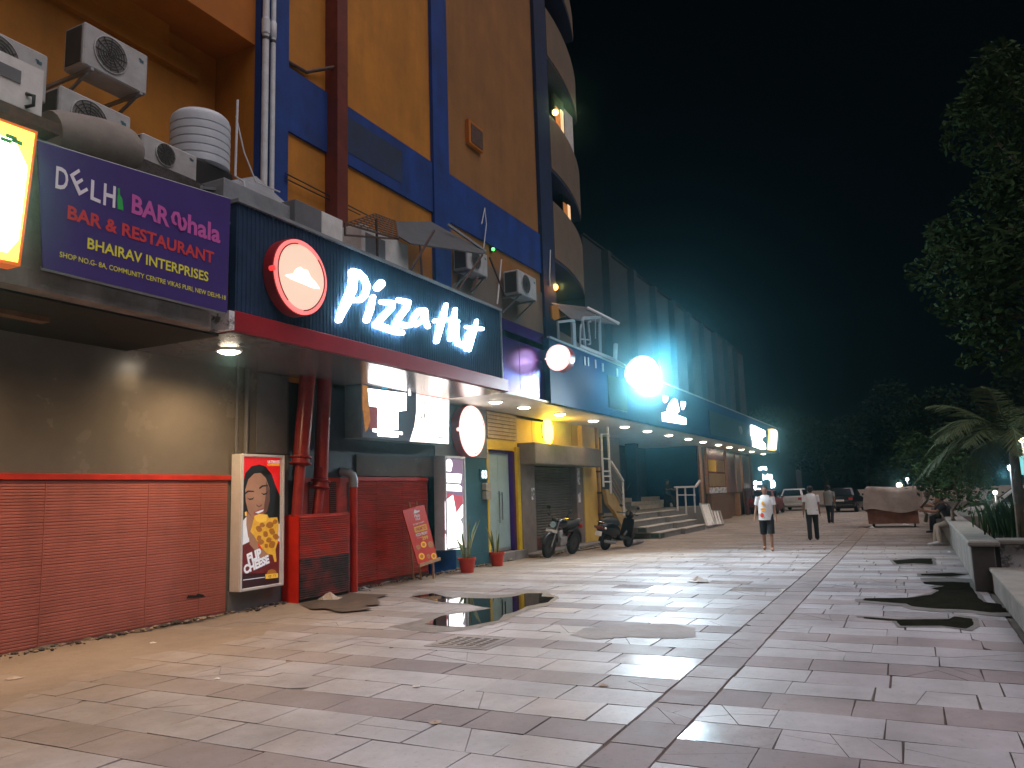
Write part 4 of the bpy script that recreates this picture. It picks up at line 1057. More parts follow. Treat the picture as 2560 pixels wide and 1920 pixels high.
ptx('@ ₹75'.replace('₹', ''), 'po_dark', (2056, 1366), (2116, 1360), (2056, 1344), 6, name='price')
art('foot_line', 'po_white', [(1866, 1380), (2032, 1358), (2032, 1363), (1866, 1386)], 3)

# ------------------------------------------------------------------ narrow vertical light box
nY = 9.08
lamp('narrow_white', (1, .96, .98), 3.2); D('narrow_purple', (.22, .14, .22), .4, var=.1, emit=(.30, .18, .30), es=.45); D('narrow_red', (.4, .06, .08), .4, var=0, emit=(.6, .10, .14), es=.6)
zn = zoomed(1080, 1000, 4.1475)
nb = E('narrow_lightbox', 'narrow vertical light box mostly washed-out white, right of the red slats', 'light box', (15, nY, .4))
A = P(*zn((130, 578)), nY); B = P(*zn((335, 600)), nY); zlo = P(*zn((140, 1560)), nY).z
MB().box(A.x-.02, B.x, nY, WY-.04, zlo, A.z).build('case', 'alu', nb, bev=.006)
q = MB(); q.box(A.x-.02, A.x+.03, nY-.025, nY-.001, zlo, A.z); q.box(B.x-.05, B.x, nY-.025, nY-.001, zlo, A.z); q.box(A.x+.03, B.x-.05, nY-.025, nY-.001, A.z-.05, A.z); q.box(A.x+.03, B.x-.05, nY-.025, nY-.001, zlo, zlo+.04); q.build('frame', 'alu', nb, bev=.005)
def nart(name, m, pts, k): q = MB(); shape(q, pts, zn, nY, .001+k*.0015, .002+k*.0015); return q.build(name, m, nb, smooth=0)
nart('purple_ground', 'narrow_purple', [(133, 590), (318, 608), (318, 1000), (133, 960)], 0)
nart('red_ground', 'narrow_red', [(133, 960), (318, 1000), (318, 1200), (290, 1300), (225, 1440), (133, 1440)], 0)
nart('white_shape', 'narrow_white', [(133, 1050), (215, 985), (250, 1175), (318, 1080), (318, 1210), (292, 1240), (318, 1300), (318, 1545), (138, 1555), (136, 1390), (175, 1430), (136, 1340)], 1)
nart('white_emblem', 'narrow_white', [(140, 640), (160, 615), (185, 612), (205, 635), (210, 670), (196, 740), (150, 735), (142, 690)], 1)
nart('white_block', 'narrow_white', [(138, 760), (305, 768), (296, 862), (140, 850)], 1)
nart('white_block', 'narrow_white', [(138, 870), (280, 878), (308, 905), (306, 948), (138, 940)], 1)
point(nb, ((A.x+B.x)/2, nY-.35, 1.3), 10, (1, .9, .95), .25) if False else None
# ------------------------------------------------------------------ easel board
za = zoomed(560, 880, 3.072)
eY = 8.95
f1 = G(1036, 1452); f2 = G(1052, 1446)
es = E('easel_board', 'leaning red menu board on a wooden easel, in front of the red slats', 'sign board', (14.0, eY, 0))
c4e = [P(*za((1367, 1218)), 9.02), P(*za((1532, 1172)), 9.02), P(*za((1640, 1600)), 8.86), P(*za((1490, 1640)), 8.86)]
o = c4e[3]; Ue = (c4e[2]-o); Lw = Ue.length; Ue.normalize(); Ve0 = (c4e[0]-o); Hh = Ve0.length; Ve = Ve0.normalized(); Ne = Ue.cross(Ve).normalized()
if Ne.y > 0: Ne = -Ne
def ef(a, b, d=0): return o.lerp(c4e[2], a)+(c4e[0].lerp(c4e[1], a)-o.lerp(c4e[2], a))*b+Ne*d
q = MB(); q.prism([ef(0, 0, .012), ef(1, 0, .012), ef(1, 1, .012), ef(0, 1, .012)], [ef(0, 0, -.012), ef(1, 0, -.012), ef(1, 1, -.012), ef(0, 1, -.012)])
D('board_red', (.55, .035, .02), .45, var=.1, scale=4)
q.build('board', 'board_red', es, bev=.003)
def earc(name, m, pts, d=.016):
    q = MB(); q.prism([ef(a, b, d) for a, b in pts], [ef(a, b, .0125) for a, b in pts]); q.build(name, m, es, smooth=0)
def etx(s, m, a0, b0, a1, b1, **k):
    p = ef(a0, b0); U = ef(a1, b0)-p; V = ef(a0, b1)-p
    txt(s, m, es, p, U, V, Ne, 0, 0, 1, 1, depth=k.pop('depth', .017), **k)
earc('hat_emblem', 'white_paint', [(.40, .90), (.45, .905), (.48, .94), (.53, .96), (.60, .93), (.72, .925), (.72, .905), (.55, .89)])
etx('Pizza', 'white_paint', .42, .82, .68, .875, bold=.02, shear=.2); etx('Hut', 'white_paint', .44, .765, .66, .815, bold=.02, shear=.2)
etx("IT'S TIME TO PARTY", 'white_paint', .27, .695, .80, .725, bold=.02)
earc('yellow_tag', 'yellow_paint', [(.27, .565), (.86, .565), (.86, .665), (.27, .665)])
etx('UNLIMITED', 'board_red', .30, .585, .83, .648, bold=.04, depth=.0185)
etx('PIZZA FRIDAY', 'white_paint', .27, .495, .83, .545, bold=.03); etx('for just', 'white_paint', .28, .452, .48, .478); etx('299', 'yellow_paint', .50, .405, .80, .47, bold=.04)
for k, (a, b, r_) in enumerate(((.22, .31, .10), (.50, .33, .13), (.83, .30, .13), (.26, .14, .14), (.58, .11, .09), (.84, .09, .13))):
    earc('pizza_print', 'po_cheese' if k % 2 else 'wood_light', [(a+r_*math.cos(t), b+r_*.42*math.sin(t)) for t in [math.pi*2*i/14 for i in range(14)]])
    earc('pizza_print', 'po_topping', [(a+r_*.6*math.cos(t), b+r_*.25*math.sin(t)) for t in [math.pi*2*i/10 for i in range(10)]], d=.0175)
lg = [(ef(.12, .05), G(1053, 1450)), (ef(.85, .05), G(1084, 1447)), (ef(.5, .9, -.02), Vector((ef(.1, 0).x-.12, 9.28, 0)))]
for a, b in lg[:2]: MB().bar(a+Ne*-.03, b, .035).build('leg', 'wood_light', es)
MB().bar(ef(.25, .8, -.05), G(1034, 1449), .035).build('leg', 'wood_light', es)
q = MB(); q.bar(ef(-.02, -.005, .04), ef(1.06, .02, .04), .03, .06); q.build('ledge', 'wood_light', es)
q = MB(); q.bar(ef(.42, .95, -.02), ef(.42, 1.10, -.02), .03); q.bar(ef(.75, .95, -.02), ef(.75, 1.09, -.02), .03); q.build('top_post', 'wood_light', es)

# ------------------------------------------------------------------ potted snake plants
def snake(px, py, lab, hts, seed, rad=.17):
    g = G(px, py); rng = random.Random(seed)
    t = E('potted_plant', lab, 'potted plant', (g.x, g.y, 0), group='snake plants in red pots')
    MB().lathe((g.x, g.y, 0), [(rad*.72, 0), (rad*.95, .27), (rad*1.06, .27), (rad*1.06, .32), (rad*.96, .32), (rad*.9, .28)], 22).build('pot', 'terracotta', t)
    MB().lathe((g.x, g.y, .275), [(rad*.9, 0), (rad*.5, .015)], 16).build('soil', 'soil', t)
    for h in hts:
        a = rng.uniform(0, 6.28); lean = rng.uniform(.08, .38)*h; b0 = Vector((g.x+math.cos(a)*rad*.35, g.y+math.sin(a)*rad*.35, .28))
        tw = rng.uniform(0, 3.14); q = MB(); e = MB(); n = 7; wv = rng.uniform(.026, .036); prev = None
        for k in range(n+1):
            s = k/n; c = b0+Vector((math.cos(a)*lean*s**1.6, math.sin(a)*lean*s**1.6, h*s)); ww = wv*(.75+.6*s-1.3*s**3)*(1 if k < n else .05)
            d = Vector((math.cos(tw+s*.5), math.sin(tw+s*.5), 0)); nn = Vector((-d.y, d.x, 0))*.012
            row = [c-d*ww, c-d*ww*.72+nn*.7, c+nn, c+d*ww*.72+nn*.7, c+d*ww]
            if prev:
                for i in range(4): (e if i in (0, 3) else q)._add([prev[i], prev[i+1], row[i+1], row[i]], [(0, 1, 2, 3)])
            prev = row
        lf = q.build('leaf', 'leaf_snake', t, smooth=60, fixn=False); e.build('leaf_edge', 'leaf_edge', lf, smooth=60, fixn=False)
snake(1168, 1432, 'red pot of tall yellow-edged snake plant before the narrow light box', (.95, .86, .80, .68, .62, .55, .42, .70, .5, .38, .75), 5, .19)
snake(1243, 1415, 'red pot of dark snake plant by the glass door', (.62, .55, .5, .42, .36, .58, .3, .45), 8, .18)

# ------------------------------------------------------------------ glass door bay, shutter shop, yellow walls
sh = E('shutter_shopfront', 'yellow shop wall with closed grey roller shutter under a concrete hood', 'shopfront', (21, WY, 0))
MB().box(17.2, 24.4, WY+.0, WY+.25, 3.02, SZ-.02).build('yellow_wall', 'yellow_wall', sh)
MB().box(17.2, 18.95, WY-.02, WY+.2, 2.80, 3.06).build('yellow_lintel', 'yellow_paint', sh)
slq = MB()
for k in range(7): slq.box(17.2, 18.86, WY-.05, WY-.002, 3.08+k*.098, 3.165+k*.098)
slq.build('slat_panel', 'slat_wood', sh, bev=.004)
for X in (19.9, 21.1, 22.8): MB().box(X, X+.012, WY-.003, WY+.01, 3.06, 3.78).build('crack', 'grime', sh)
MB().box(17.2, 17.3, WY-.005, WY+.5, 0, 2.79).build('jamb', 'yellow_paint', sh)
MB().box(17.3, 18.88, WY+.0, WY+.4, 2.74, 2.798).build('lintel', 'fascia_purple', sh)
MB().box(18.56, 18.70, WY-.03, WY+.3, 0, 2.78).build('purple_jamb', 'fascia_purple', sh)
MB().box(18.70, 18.88, WY-.10, WY+.3, 0, 2.9).build('yellow_jamb', 'yellow_paint', sh)
MB().box(17.2, 18.9, WY-.25, WY+.3, 0, .22).build('step', 'concrete', sh)
MB().box(18.9, 24.1, WY-.55, WY+.3, 2.45, 3.02).build('hood', 'shutter_box', sh, bev=.02)
MB().box(18.9, 19.75, WY-.12, WY+.3, 0, 2.448).build('pier', 'shutter_box', sh, bev=.01)
MB().box(22.75, 23.3, WY-.12, WY+.3, 0, 2.448).build('pier', 'shutter_box', sh, bev=.01)
MB().box(23.3, 24.4, WY-.16, WY+.5, 0, SZ-.02).build('yellow_pier', 'yellow_wall', sh, bev=.01)
q = MB(); z = .42
while z < 2.4:
    q._add([(19.75, WY+.12, z), (22.75, WY+.12, z), (22.75, WY+.07, z+.02), (19.75, WY+.07, z+.02), (19.75, WY+.07, z+.055), (22.75, WY+.07, z+.055), (22.75, WY+.12, z+.072), (19.75, WY+.12, z+.072)], [(0, 1, 2, 3), (3, 2, 5, 4), (4, 5, 6, 7)]); z += .074
q.build('roller_shutter', 'shutter', sh, smooth=0)
MB().box(19.75, 22.75, WY+.06, WY+.2, .10, .42).build('bottom_rail', 'red_burnt', sh)
MB().box(19.76, 22.74, WY+.04, WY+.2, 0, .10).build('sill', 'grime', sh)
for X, z0, zz in ((19.62, 1.5, .32), (22.98, 1.35, .30), (22.98, 1.9, .5)): MB().box(X-.13, X+.06, WY-.125, WY-.12, z0, z0+zz).build('pasted_bill', 'peel', sh)
MB().box(18.9, 24.2, WY-.45, WY+.0, 0, .10).build('threshold', 'concrete', sh, bev=.02)
# amber glare lamp washing the yellow wall
lamp('amber_glow', (1, .66, .05), 14)
am = E('wall_lamp', 'oval amber lamp glaring on the yellow wall above the shutter hood', 'lamp', P(1372, 1070, WY-.14))
c = P(1370, 1078, WY-.12); q = MB(); q.ball(c, (.34, .08, .40), seg=20, rings=14); q.build('globe', 'amber_glow', am)
MB().box(c.x-.2, c.x+.2, WY-.06, WY-.002, c.z-.2, c.z+.2).build('backplate', 'black', am)
point(am, c+Vector((0, -.25, .05)), 55, (1, .60, .03), .2)
# glass door
gd = E('glass_door', 'frosted double glass door with steel bar handles between teal wall and yellow jamb', 'door', (17.9, WY+.1, .22))
MB().box(17.31, 17.93, WY+.08, WY+.11, .24, 2.73).build('leaf', 'glass_door', gd, bev=.004)
MB().box(17.94, 18.55, WY+.08, WY+.11, .24, 2.73).build('leaf', 'glass_door', gd, bev=.004)
for X, z0, z1 in ((17.86, .95, 1.75), (18.02, 1.02, 1.72)): 
    q = MB(); q.tube([(X, WY+.08, z0+.06), (X, WY+.02, z0+.06)], .012, 8); q.tube([(X, WY+.08, z1-.06), (X, WY+.02, z1-.06)], .012, 8); q.tube([(X, WY+.02, z0), (X, WY+.02, z1)], .018, 8); q.build('handle', 'chrome', gd)
MB().box(17.31, 18.55, WY+.075, WY+.079, .24, .32).build('bottom_rail', 'steel', gd)
# number plate and switch boxes on the teal wall
a = P(1212, 1180, WY-.05); b = P(1219, 1194, WY-.05)
npl = E('number_plate', 'small lit number tile on the teal wall beside the glass door', 'sign', (17.0, WY-.05, 2.1))
lamp('tile_glow', (.8, .95, 1), 1.5)
c = P(1211, 1186, WY-.04); MB().box(c.x-.20, c.x+.16, WY-.045, WY-.003, c.z-.13, c.z+.13).build('tile', 'teal_wall', npl)
wtxt('83', 'tile_glow', npl, WY-.046, c.x-.16, c.z-.1, c.x+.12, c.z+.1, bold=.04)
c = P(1216, 1224, WY-.06); mt = E('meter_boxes', 'pair of small beige meter boxes stacked on the teal wall edge', 'meter box', (c.x, WY-.1, 1.5))
MB().box(c.x-.12, c.x+.14, WY-.12, WY-.003, c.z-.02, c.z+.16).build('box', 'meter', mt, bev=.01); MB().box(c.x-.12, c.x+.14, WY-.12, WY-.003, c.z-.24, c.z-.04).build('box', 'meter', mt, bev=.01)
# conduits down the yellow pier and stair side
cq = E('conduit_bundle', 'bundle of yellow-painted conduits running down the right edge of the yellow pier', 'pipes', (24.5, WY-.2, 0))
for k, r in enumerate((.045, .03, .05, .03)):
    X = 24.46+k*.13; MB().tube([(X, WY-.05-.02*k, 0), (X, WY-.05-.02*k, SZ-.02)], r, 8).build('conduit', 'yellow_wall' if k != 2 else 'wood_light', cq)
for z in (.9, 1.6, 2.3, 3.0): MB().box(24.38, 24.95, WY-.16, WY-.10, z, z+.05).build('clamp', 'grime', cq)

# ------------------------------------------------------------------ blue cinema entrance and stairs
en = E('cinema_entrance', 'deep blue recessed entrance hall with grey pillars behind the stairs', 'entrance', (32, 12, 0))
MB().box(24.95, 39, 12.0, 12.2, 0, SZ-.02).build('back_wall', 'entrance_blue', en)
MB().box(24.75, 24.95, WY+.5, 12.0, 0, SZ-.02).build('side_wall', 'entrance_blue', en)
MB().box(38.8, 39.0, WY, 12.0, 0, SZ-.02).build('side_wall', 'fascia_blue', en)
MB().box(25.0, 38.8, 9.08, 12.0, 0, .84).build('platform', 'stair', en)
MB().box(29.0, 30.2, 10.4, 11.2, .842, SZ-.022).build('pillar', 'grey_panel', en)
MB().box(34.2, 34.6, 11.0, 11.5, .842, SZ-.022).build('pillar', 'entrance_blue', en)
for k in range(3): MB().box(33.0, 38.6, 10.6+.35*k, 11.9, .844+.17*k, 1.01+.17*k).build('inner_step', 'stair_nose', en)
q = MB(); q.tube([(30.25, 11.0, 2.0), (30.9, 10.9, 1.75), (31.6, 10.85, 1.65), (32.4, 10.9, 1.72), (33.2, 11.0, 2.0)], .02, 6); q.build('cable', 'black', en)
stp = E('stairs', 'four grey concrete steps with pale nosings and green sides', 'stairs', (29, 8, 0))
xs0 = [26.7, 26.35, 25.9, 25.35]
for k in range(4):
    y0 = 7.72+.34*k; z0, z1 = .21*k, .21*(k+1); xm = 29.4+.2*k
    z_ = z0 if k == 0 else z0+.001
    MB().box(xs0[k], xm, y0+.16, 9.079, z_, z1-.03).build('step', 'stair', stp)
    MB().box(xm+.002, 32.6-.05*k, y0, 9.079, z_, z1-.03).build('step', 'stair', stp)
    MB().box(xs0[k]-.02, xm, y0+.13, 9.079, z1-.029, z1).build('nosing', 'stair_nose', stp, bev=.004)
    MB().box(xm+.002, 32.62-.05*k, y0-.03, 9.079, z1-.029, z1).build('nosing', 'stair_nose', stp, bev=.004)
    MB().box(xs0[k]-.012, xs0[k]-.001, y0+.20, y0+.48 if k < 3 else 9.0, z_+.03, z1-.05).build('green_side', 'stair_green', stp)
    MB().box(xs0[k]+.04, xs0[k]+.5, y0+.147, y0+.158, z_+.02, z1-.05).build('green_front', 'stair_green', stp) if k == 0 else None
# stringer of a stepped side stair (yellow) and ladder frame
zc2 = zoomed(1440, 1000, 4.1475)
q = MB(); shape(q, [(268, 930), (300, 925), (315, 990), (350, 965), (375, 1000), (410, 1000), (415, 1055), (450, 1065), (455, 1110), (490, 1130), (495, 1170), (495, 1400), (440, 1400), (440, 1300), (360, 1150), (300, 1080)], zc2, 8.9, 0, .12)
q.build('stair_stringer', 'stringer', label='zigzag yellow stringer of a steep side stair behind the scooter', cat='stringer')
lf = E('ladder_frame', 'tall white-painted steel ladder frame standing behind the scooter', 'ladder', (25.4, 8.6, 0))
def lp(p, Y=8.75): return P(*zc2(p), Y)
MB().bar(lp((327, 280)), lp((362, 970)), .06).build('post', 'white_paint', lf)
MB().bar(lp((262, 350)), lp((285, 900)), .05).build('post', 'white_paint', lf)
for a, b in (((258, 355), (330, 352)), ((275, 605), (345, 612)), ((280, 738), (350, 738)), ((280, 790), (350, 790)), ((285, 848), (352, 848))): MB().bar(lp(a), lp(b), .04).build('rung', 'white_paint', lf)
rl = E('handrail', 'white steel handrail sloping down from the ladder frame to the steps', 'railing', (26, 8.7, 0))
MB().bar(lp((362, 640)), lp((488, 840)), .07).build('top_rail', 'white_paint', rl)
for k in (130, 190, 250): MB().bar(lp((365, 640+k)), lp((485, 850+k)), .03).build('mid_rail', 'steel', rl)
MB().bar(lp((484, 850)), lp((500, 1200)), .06).build('post', 'white_paint', rl)
r2 = E('stair_railing', 'short white steel railing on the right of the steps', 'railing', (34, 8.5, .8))
def lq(p, Y=8.55): return P(*zc2(p), Y)
MB().bar(lq((1025, 905)), lq((1240, 898)), .08).build('top_rail', 'white_paint', r2); MB().bar(lq((1240, 898)), lq((1285, 838)), .08).build('top_rail', 'white_paint', r2)
for a, b in (((1045, 910), (1055, 1150)), ((1130, 905), (1145, 1200)), ((1222, 900), (1235, 1170))): MB().bar(lq(a), lq(b), .06).build('post', 'white_paint', r2)
MB().bar(lq((1050, 985)), lq((1235, 985)), .04).build('mid_rail', 'white_paint', r2)
# leaning metal racks
for i, (pts, lab) in enumerate(((((1285, 1075), (1375, 1080), (1450, 1300), (1360, 1310)), 'metal rack leaning by the steps, taller of two'), (((1370, 1150), (1490, 1150), (1530, 1290), (1420, 1300)), 'lower metal rack leaning by the wooden counter'))):
    t = E('metal_rack', lab, 'rack', lq(pts[3], 7.9), group='racks leaning beside the steps')
    c = [P(*zc2(pts[0]), 8.5), P(*zc2(pts[1]), 8.5), P(*zc2(pts[2]), 7.75), P(*zc2(pts[3]), 7.75)]
    q = MB()
    for a in range(4): q.bar(c[a], c[(a+1) % 4], .07)
    q.build('frame', 'steel', t); q = MB()
    for k in range(1, 4): q.bar(c[0].lerp(c[1], k/4), c[3].lerp(c[2], k/4), .09, .03)
    q.build('slats', 'white_paint', t)

# ------------------------------------------------------------------ poster boards and wooden counters at the corner
wd = E('corner_shopfront', 'brown timber corner shop with counters under the far downlights', 'shopfront', (45, WY, 0))
MB().box(39.0, 52.3, WY+.0, WY+.2, 0, SZ-.02).build('wall', 'wood', wd)
MB().box(39.0, 39.5, WY-.1, WY-.002, 0, SZ-.02).build('post', 'wood_light', wd)
for X in (40.5, 44.5, 47.5, 50.2): MB().box(X, X+.22, WY-.28, WY-.002, 0, 1.35).build('counter_leg', 'wood_light', wd)
MB().box(39.6, 44.3, WY-.42, WY-.29, 0, 1.35).build('counter_front', 'wood', wd)
MB().box(49.0, 51.9, WY-.42, WY-.29, 0, 1.55).build('counter_front', 'red_burnt', wd)
MB().box(52.1, 52.3, WY-.3, WY-.002, 0, SZ-.02).build('end_post', 'wood', wd)
D('pb_red', (.35, .05, .025), .25, c2=(.22, .04, .02), scale=1.5); D('pb_yellow', (.75, .50, .02), .3, var=.1); D('pb_tan', (.45, .30, .12), .3, c2=(.30, .2, .1), scale=1.2); D('pb_grey', (.28, .22, .19), .3, c2=(.12, .08, .07), scale=.9); D('pb_dark', (.10, .05, .045), .3, c2=(.22, .12, .10), scale=.9)
def board(x0, x1, z0, z1, m, lab, extra=()):
    t = E('poster_board', lab, 'poster', (x0, WY-.2, z0), group='poster boards of the corner shop')
    MB().box(x0, x1, WY-.16, WY-.05, z0, z1).build('panel', m, t)
    MB().box(x0-.06, x0, WY-.2, WY-.05, z0, z1).build('side_frame', 'wood_light', t); MB().box(x1, x1+.06, WY-.2, WY-.05, z0, z1).build('side_frame', 'wood_light', t)
    for i, (a, b, c_, d, mm) in enumerate(extra): MB().box(x0+(x1-x0)*a, x0+(x1-x0)*b, WY-.17-.004*i, WY-.161, z0+(z1-z0)*c_, z0+(z1-z0)*d).build('print', mm, t)
board(40.2, 44.6, 1.4, 3.75, 'pb_red', 'poster board with red top and bright yellow panel, nearest the entrance', ((.08, .48, .48, .74, 'pb_yellow'), (.52, .95, .48, .74, 'pb_tan'), (.08, .95, .15, .44, 'pb_tan'), (.05, .98, .0, .13, 'peel')))
board(45.0, 47.4, 1.4, 3.6, 'pb_dark', 'dark reddish poster board second along the corner shop')
board(47.6, 49.0, 1.4, 3.6, 'pb_grey', 'narrow grey poster board third along the corner shop')
board(49.6, 51.8, 1.6, 3.6, 'pb_grey', 'grey poster board with white foot, last before the corner', ((.1, .95, .0, .15, 'peel'),))

# lit signs on the fascia
zl = zoomed(1340, 700, 4.6083); lamp('lit_white', (.92, .97, 1), 4)
cs_ = E('crown_sign', 'glowing white emblem of three flames over a bar on the blue fascia', 'sign', (27.5, FY-.1, 3.9))
for i, o_ in enumerate(([(1475, 1330), (1515, 1345), (1510, 1390), (1490, 1412), (1478, 1380)], [(1595, 1368), (1615, 1380), (1640, 1460), (1650, 1510), (1610, 1545), (1540, 1540), (1522, 1490), (1545, 1430), (1575, 1390)], [(1680, 1400), (1718, 1405), (1716, 1450), (1695, 1495), (1684, 1450)])):
    q = MB(); shape(q, o_, zl, FY-.06, -.05, .02); q.build('flame_emblem', 'lit_white', cs_, smooth=0)
q = MB(); shape(q, [(1465, 1525), (1500, 1520), (1620, 1552), (1720, 1590), (1728, 1612), (1725, 1665), (1630, 1650), (1470, 1625)], zl, FY-.06, -.05, .02); q.build('bar_emblem', 'lit_white', cs_, smooth=0)
zr = zoomed(1680, 960, 6.9125); lamp('lit_warm', (1, .95, .86), 8); lamp('lit_amber', (1, .6, .15), 1.2)
fs = E('corner_sign', 'glowing white irregular sign with amber edge at the far canopy corner', 'sign', (50, FY-.1, 3.7))
q = MB(); shape(q, [(1370, 710), (1400, 715), (1600, 810), (1612, 900), (1555, 925), (1545, 985), (1600, 1030), (1615, 1125), (1560, 1130), (1412, 1080), (1410, 990), (1375, 850)], zr, FY-.06, -.05, .03); q.build('white_emblem', 'lit_warm', fs, smooth=0)
q = MB(); shape(q, [(1665, 775), (1740, 770), (1820, 810), (1825, 900), (1810, 1040), (1800, 1140), (1770, 1160), (1655, 1140), (1670, 960), (1680, 850)], zr, FY-.06, -.05, .02); q.build('amber_border', 'lit_amber', fs, smooth=0)
q = MB(); shape(q, [(1690, 800), (1790, 800), (1805, 850), (1790, 1030), (1795, 1120), (1665, 1130), (1680, 960)], zr, FY-.06, .021, .035); q.build('white_emblem', 'lit_warm', fs, smooth=0)
MB().ball(P(*zr((1185, 800)), FY-.05), (.5, .03, .22), seg=14).build('faint_reflector', 'grey_panel', label='dull oval reflector on the far dark fascia', cat='reflector')
# ------------------------------------------------------------------ flood light on the canopy edge
lamp('flood_glow', (.84, .97, 1), 15)
fp = P(1605, 932, 6.45); FLO = fp
fl = E('flood_light', 'dazzling round white flood light on a pole at the canopy edge', 'flood light', fp)
aim = Vector((-.66, -.52, -.54)).normalized()
MB().lathe(fp, [(.455, -.10), (.455, 0), (.44, .13), (.37, .27), (.25, .38), (.09, .445)], 32, axis=aim).build('lens', 'flood_glow', fl)
MB().lathe(fp, [(.10, -.40), (.26, -.33), (.42, -.16), (.48, -.12), (.48, -.06), (.457, -.06)], 32, axis=aim).build('housing', 'steel', fl)
MB().tube([fp-aim*.36, (fp.x+.5, FY-.4, 5.2), (fp.x+.3, FY-.06, 5.44), (18.7, FY-.06, 5.44)], .045, 8).build('pole', 'steel', fl)
spot(fl, fp+aim*.46, fp+aim*10, 2700, (.74, .90, 1), R(138), .5, .38)
point(fl, fp+Vector((-.55, -.85, .35)), 110, (.25, .75, 1), .35)  # extra cyan lamp beside the lens, added to make the halo

# roof-top frames and awnings on the canopy
z3 = zoomed(1340, 700, 4.6083)
aw = E('sheet_awning', 'thin shade-coloured sheet awning sloping over the roof frames near the flood light', 'awning', (20, 8.3, 6.4))
pa = [P(*z3((170, 262)), 9.2), P(*z3((600, 312)), 8.6), P(*z3((965, 510)), 7.6), P(*z3((400, 440)), 8.6)]
q = MB(); q.prism(pa, [p+Vector((0, 0, -.05)) for p in pa]); q.build('sheet', 'awning_shade', aw)
q = MB(); q.tube([P(*z3((590, 318)), 8.5), P(*z3((960, 505)), 7.6)], .05, 6); q.build('edge_tube', 'white_paint', aw)
rf = E('roof_frame', 'tangle of white pipe frames on the canopy roof beside the round blade sign', 'frame', (20, 7.6, 5.4))
for pts, r in (([(262, 680), (250, 485), (425, 465), (440, 480)], .035), ([(510, 780), (510, 560), (520, 515)], .03), ([(568, 812), (535, 470), (545, 440), (740, 430)], .045), ([(625, 738), (600, 485), (628, 480)], .03), ([(745, 900), (735, 460), (715, 430)], .04), ([(740, 900), (725, 510)], .03), ([(905, 1000), (920, 740)], .07), ([(490, 795), (700, 890), (905, 980)], .05), ([(600, 740), (625, 738)], .02), ([(685, 380), (685, 675)], .015), ([(510, 680), (610, 690)], .02)):
    MB().tube([P(*z3(p), 7.62) for p in pts], r, 8).build('pipe', 'galv', rf)
a = P(*z3((420, 480)), 7.7); b = P(*z3((470, 790)), 7.7); MB().box(a.x, b.x, 7.7, 7.76, b.z, a.z).build('door_panel', 'galv', rf)
q = MB()
for (x_, y_) in ((560, 925), (600, 935), (685, 960), (770, 1000), (935, 1060)): p = P(*z3((x_, y_)), FY-.02); q.box(p.x-.05, p.x+.05, FY-.03, FY-.004, p.z-.13, p.z+.10)
q.build('paint_drip', 'galv', rf)

# wire shelter and condenser clutter behind the script sign
ws = E('wire_shelter', 'rusty wire-mesh frame with shade-coloured sheet roof standing behind the script sign', 'shelter', (12.5, 8.2, 5.5))
def W5(p, Y=8.3): return P(*z5(p), Y)
q = MB(); q.prism([W5((1320, 165), 9.2), W5((1590, 165), 9.1), W5((2010, 395), 8.2), W5((1985, 410), 8.0), W5((1430, 330), 8.3), W5((1330, 270), 8.6)], [p+Vector((0, 0, -.03)) for p in (W5((1320, 165), 9.2), W5((1590, 165), 9.1), W5((2010, 395), 8.2), W5((1985, 410), 8.0), W5((1430, 330), 8.3), W5((1330, 270), 8.6))]); q.build('roof_sheet', 'awning_shade', ws)
q = MB(); A_, B_, C_, D_ = W5((930, 180), 8.2), W5((1160, 105), 9.1), W5((1320, 165), 9.1), W5((1340, 300), 8.2)
for k in range(9):
    t_ = k/8; q.bar(A_.lerp(B_, t_), D_.lerp(C_, t_), .018); q.bar(A_.lerp(D_, t_), B_.lerp(C_, t_), .018)
E_ = W5((930, 270), 8.2)
for a, b in ((A_, E_), (E_, D_), (A_, D_)): q.bar(a, b, .03)
q.build('wire_mesh', 'rust', ws, smooth=0)
for a, b, y in (((1170, 150), (1180, 440), 8.3), ((1615, 235), (1430, 545), 7.8), ((1505, 345), (1520, 590), 8.2), ((1985, 420), (1795, 700), 7.8), ((1950, 590), (1900, 700), 8.0), ((2040, 440), (2160, 740), 8.0)):
    MB().bar(W5(a, y), W5(b, y), .035).build('strut', 'rust', ws)
MB().bar(W5((1720, 190), 8.6), W5((2010, 395), 8.2), .05).build('edge_bar', 'galv', ws)
cu = E('white_cooler', 'boxy white cooling unit behind the wire shelter posts', 'cooler', W5((1240, 430), 8.6))
a = W5((1060, 280), 8.6); b = W5((1420, 540), 8.6); MB().box(a.x, b.x, 8.6, 9.3, 5.2, W5((1300, 290), 8.6).z).build('body', 'white_paint', cu, bev=.02)
MB().box(a.x+.1, a.x+.7, 8.585, 8.6, 5.6, W5((1300, 290), 8.6).z-.15).build('louver', 'grey_panel', cu)
# condensers on brackets further along
Y5 = 8.95; a = W5((1870, 420), Y5); b = W5((2008, 600), Y5); h5 = W5((2008, 420), Y5).z-W5((2008, 595), Y5).z
acR = make_ac(1.0, h5, .40, label='air conditioner in shade under the end of the wire shelter roof'); ac_brackets(acR, 1.0, .40, .45, .2); place(acR, (a.x, Y5, W5((2008, 590), Y5).z))
z6 = zoomed(1100, 600, 3.072); Y6 = 8.8; a = P(*z6((600, 245)), Y6); b = P(*z6((738, 300)), Y6); zb = P(*z6((735, 468)), Y6).z; zt6 = P(*z6((738, 298)), Y6).z
acS = make_ac(b.x-a.x, zt6-zb, .45, label='air conditioner on wall brackets standing alone right of the wire shelter'); ac_brackets(acS, b.x-a.x, .45, .4, .15); place(acS, (a.x, Y6, zb))
